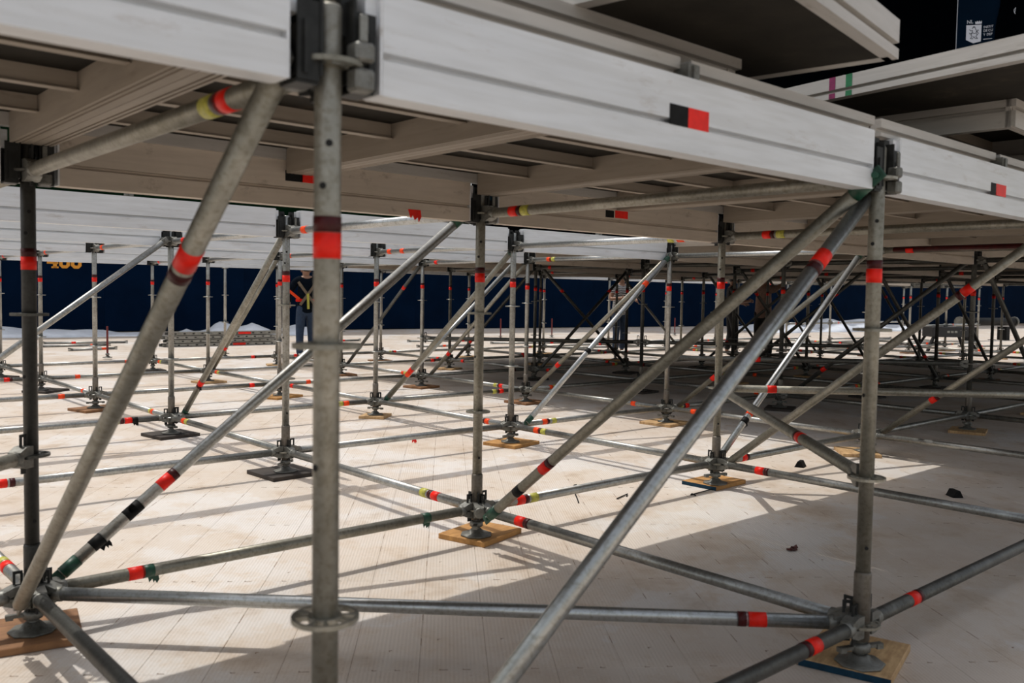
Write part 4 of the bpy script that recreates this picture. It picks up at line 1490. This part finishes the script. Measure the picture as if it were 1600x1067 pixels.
def person(P, yaw, label, shirt, pants, arms, stance=0.11, lean=0.0, hat=None, scale=1.0, strap=False, sleeve=0.6):
    """local +y is where the person faces; arms = ((elbow, wrist) left, (elbow, wrist) right)"""
    r = empty('person', T(P.x, P.y, 0) @ Matrix.Rotation(yaw, 4, 'Z') @ Matrix.Scale(scale, 4))
    J = {}
    J['pelvis'] = (0, 0, 0.95); J['waist'] = (0, lean * .3, 1.08); J['chest'] = (0, lean * .7, 1.30); J['neckb'] = (0, lean, 1.47); J['neck'] = (0, lean + .01, 1.53)
    J['headb'] = (0, lean + .02, 1.60); J['headt'] = (0, lean + .015, 1.70)
    for s, n in ((-1, 'l'), (1, 'r')):
        J['hip' + n] = (s * .09, 0, .90)
        J['knee' + n] = (s * stance, .02 + (.05 if s > 0 else -.01), .50)
        J['ank' + n] = (s * (stance + .01), -.02 + (.06 if s > 0 else -.04), .09)
        J['toe' + n] = (s * (stance + .03), .15 + (.06 if s > 0 else -.04), .035)
        J['sh' + n] = (s * .19, lean, 1.43)
        e, w = arms[0 if s < 0 else 1]
        J['elb' + n] = e
        J['wri' + n] = w
        e, w = Vector(e), Vector(w)
        d = (w - e).normalized()
        J['hand' + n] = tuple(w + d * .07)
    order = list(J)
    ix = {k: i for i, k in enumerate(order)}
    V = [J[k] for k in order]
    E = [('pelvis', 'waist'), ('waist', 'chest'), ('chest', 'neckb'), ('neckb', 'neck'), ('neck', 'headb'), ('headb', 'headt')]
    for n in 'lr':
        E += [('pelvis', 'hip' + n), ('hip' + n, 'knee' + n), ('knee' + n, 'ank' + n), ('ank' + n, 'toe' + n), ('neckb', 'sh' + n), ('sh' + n, 'elb' + n), ('elb' + n, 'wri' + n), ('wri' + n, 'hand' + n)]
    rad = {'pelvis': (.15, .11), 'waist': (.13, .10), 'chest': (.155, .11), 'neckb': .09, 'neck': .055, 'headb': (.075, .085), 'headt': (.078, .09)}
    for n in 'lr':
        rad.update({'hip' + n: .09, 'knee' + n: .062, 'ank' + n: .042, 'toe' + n: .035, 'sh' + n: .065, 'elb' + n: .045, 'wri' + n: .030, 'hand' + n: (.038, .022)})
    obj('body', skin_mesh('body', V, [(ix[a], ix[b]) for a, b in E], [rad[k] for k in order], SKIN), r)
    def part(name, keys, edges, grow, m, rad2=None):
        kk = {k: i for i, k in enumerate(keys)}
        rr = []
        for k in keys:
            q = (rad2 or {}).get(k, rad.get(k, .05))
            rr.append(tuple(x + grow for x in q) if isinstance(q, tuple) else q + grow)
        obj(name, skin_mesh(name, [J[k] for k in keys], [(kk[a], kk[b]) for a, b in edges], rr, m), r)
    for n in 'lr':
        e, w = Vector(J['sh' + n]), Vector(J['elb' + n])
        J['slv' + n] = tuple(e.lerp(w, sleeve) if sleeve <= 1 else w.lerp(Vector(J['wri' + n]), sleeve - 1))
        rad['slv' + n] = .055
        J['cuff' + n] = tuple(Vector(J['knee' + n]).lerp(Vector(J['ank' + n]), .92))
        rad['cuff' + n] = .056
    long = sleeve > 1
    J['hem'] = (0, 0, .85)
    rad['hem'] = (.160, .125)
    part('shirt', ['hem', 'pelvis', 'waist', 'chest', 'neckb', 'shl', 'shr', 'slvl', 'slvr'] + (['elbl', 'elbr'] if long else []),
         [('hem', 'pelvis'), ('pelvis', 'waist'), ('waist', 'chest'), ('chest', 'neckb'), ('neckb', 'shl'), ('neckb', 'shr')] + ([('shl', 'elbl'), ('elbl', 'slvl'), ('shr', 'elbr'), ('elbr', 'slvr')] if long else [('shl', 'slvl'), ('shr', 'slvr')]), .014, shirt, dict({'pelvis': (.172, .132), 'waist': (.155, .122)}, **({'slvl': .042, 'slvr': .042} if long else {})))
    J['belt'] = (0, 0, 1.06)
    rad['belt'] = (.158, .122)
    part('trousers', ['belt', 'pelvis', 'hipl', 'hipr', 'kneel', 'kneer', 'cuffl', 'cuffr'], [('belt', 'pelvis'), ('pelvis', 'hipl'), ('pelvis', 'hipr'), ('hipl', 'kneel'), ('hipr', 'kneer'), ('kneel', 'cuffl'), ('kneer', 'cuffr')], .012, pants, {'pelvis': (.165, .125), 'hipl': .095, 'hipr': .095})
    for n in 'lr':
        part('boot', ['ank' + n, 'toe' + n], [('ank' + n, 'toe' + n)], .016, SHOE)
    hx = Vector(J['headt'])
    bm = bmesh.new()
    bmesh.ops.create_uvsphere(bm, u_segments=14, v_segments=9, radius=1)
    for v in bm.verts:
        if v.co.y > 0.35 and v.co.z < 0.45:
            v.co.y = 0.35
        v.co = Vector((v.co.x * .088, v.co.y * .100 - .012, max(v.co.z, -.75) * .105 + .0)) + hx + Vector((0, 0, -.01))
    for f in bm.faces:
        f.smooth = True
    obj('hair' if hat is None else 'hard_hat', done(bm, 'hair', HAIR if hat is None else hat), r)
    hb = Vector(J['headb'])
    for s in (-1, 1):
        bm = bmesh.new()
        bmesh.ops.create_icosphere(bm, subdivisions=1, radius=.012)
        obj('eye', done(bm, 'eye', BLACKT), r, T(hb.x + s * .032, hb.y + .083, hb.z + .035))
        bm = bmesh.new()
        bmesh.ops.create_icosphere(bm, subdivisions=1, radius=.02)
        obj('ear', done(bm, 'ear', SKIN), r, T(hb.x + s * .082, hb.y, hb.z + .02) @ Matrix.Diagonal((.5, 1, 1.5, 1)))
        n = 'l' if s < 0 else 'r'
        h, w = Vector(J['hand' + n]), Vector(J['wri' + n])
        d = (h - w).normalized()
        side = d.cross(Vector((0, 1, .2))).normalized()
        vs, es, rr = [], [], []
        for k in range(5):
            off = side * ((k - 1.5) * .018) if k < 4 else side * -.035
            ln = (.055, .068, .062, .050, .045)[k]
            b0 = h + off - d * (.0 if k < 4 else .03)
            dd = d if k < 4 else (d - side * .8).normalized()
            i = len(vs)
            vs += [tuple(b0), tuple(b0 + dd * ln * .55), tuple(b0 + dd * ln + Vector((0, .012, -.008)))]
            es += [(i, i + 1), (i + 1, i + 2)]
            rr += [.0095, .009, .007]
        bmf = bmesh.new()
        for a, b in es:
            pa, pb = Vector(vs[a]), Vector(vs[b])
            mm = axes(pb - pa)
            mm.translation = pa
            lathe(bmf, [(rr[a], 0), (rr[b], (pb - pa).length)], 6, 'X', True, mm)
        obj('fingers', done(bmf, 'fingers', SKIN), r)
    bm = bmesh.new()
    lathe(bm, [(.004, 0), (.016, .03), (.010, .045)], 6, 'Y' if False else 'Z', True, T(hb.x, hb.y + .082, hb.z + .03) @ Matrix.Rotation(PI, 4, 'X'))
    obj('nose', done(bm, 'nose', SKIN), r)
    if strap:
        def bar(a, b, w, m, nm):
            a, b = Vector(a), Vector(b)
            mm = axes(b - a)
            mm.translation = a
            bm = bmesh.new()
            box(bm, 0, (b - a).length, -.008, .008, -w / 2, w / 2, mm)
            obj(nm, done(bm, nm, m), r)
        y = -.135
        bar((-.16, y + .02, 1.42), (.13, y, 1.02), .045, STRAP, 'harness_strap')
        bar((.16, y + .02, 1.42), (-.13, y, 1.02), .045, STRAP, 'harness_strap')
        bar((-.20, y + .04, 1.10), (.20, y + .04, 1.10), .05, RED, 'waist_strap')
        bar((.0, y - .01, 1.22), (.01, y - .01, .95), .04, YEL, 'lanyard')
        bar((-.34, y + .02, 1.28), (-.14, y + .03, 1.12), .045, ORANGE, 'shoulder_strap')
    return tag(r, label, 'person', None)
dirto = lambda P: math.atan2(-(CAMPOS.x - P.x), CAMPOS.y - P.y)     # heading that faces the camera
P = at_floor(478, 566)
person(P, dirto(P) + PI + .2, 'person seen from behind in dark shirt and jeans with crossed harness straps', SH_NAVY, JEANS, (((-.30, .05, 1.20), (-.26, .22, 1.05)), ((.30, .06, 1.20), (.24, .26, 1.12))), strap=True, sleeve=1.9)
P = at_floor(966, 556)
person(P, dirto(P) + .6, 'person in black and white streaked shirt and jeans among far posts', SH_STRIPE, JEANS, (((-.30, .12, 1.22), (-.18, .36, 1.18)), ((.30, .10, 1.20), (.22, .34, 1.22))), lean=.05)
P = at_floor(1190, 566)
person(P, dirto(P) + PI - .4, 'person in dusty pink shirt and dark trousers with both arms raised', SH_BROWN, DPANTS, (((-.36, .10, 1.55), (-.26, .20, 1.80)), ((.36, .10, 1.55), (.28, .20, 1.82))))
P = at_floor(1141, 557)
person(P, dirto(P) + 1.8, 'person in dark clothes half hidden behind a post, middle right', SH_BLACK, DPANTS, (((-.28, .06, 1.18), (-.2, .28, 1.15)), ((.28, .08, 1.18), (.18, .30, 1.2))))
bpy.context.view_layer.update()
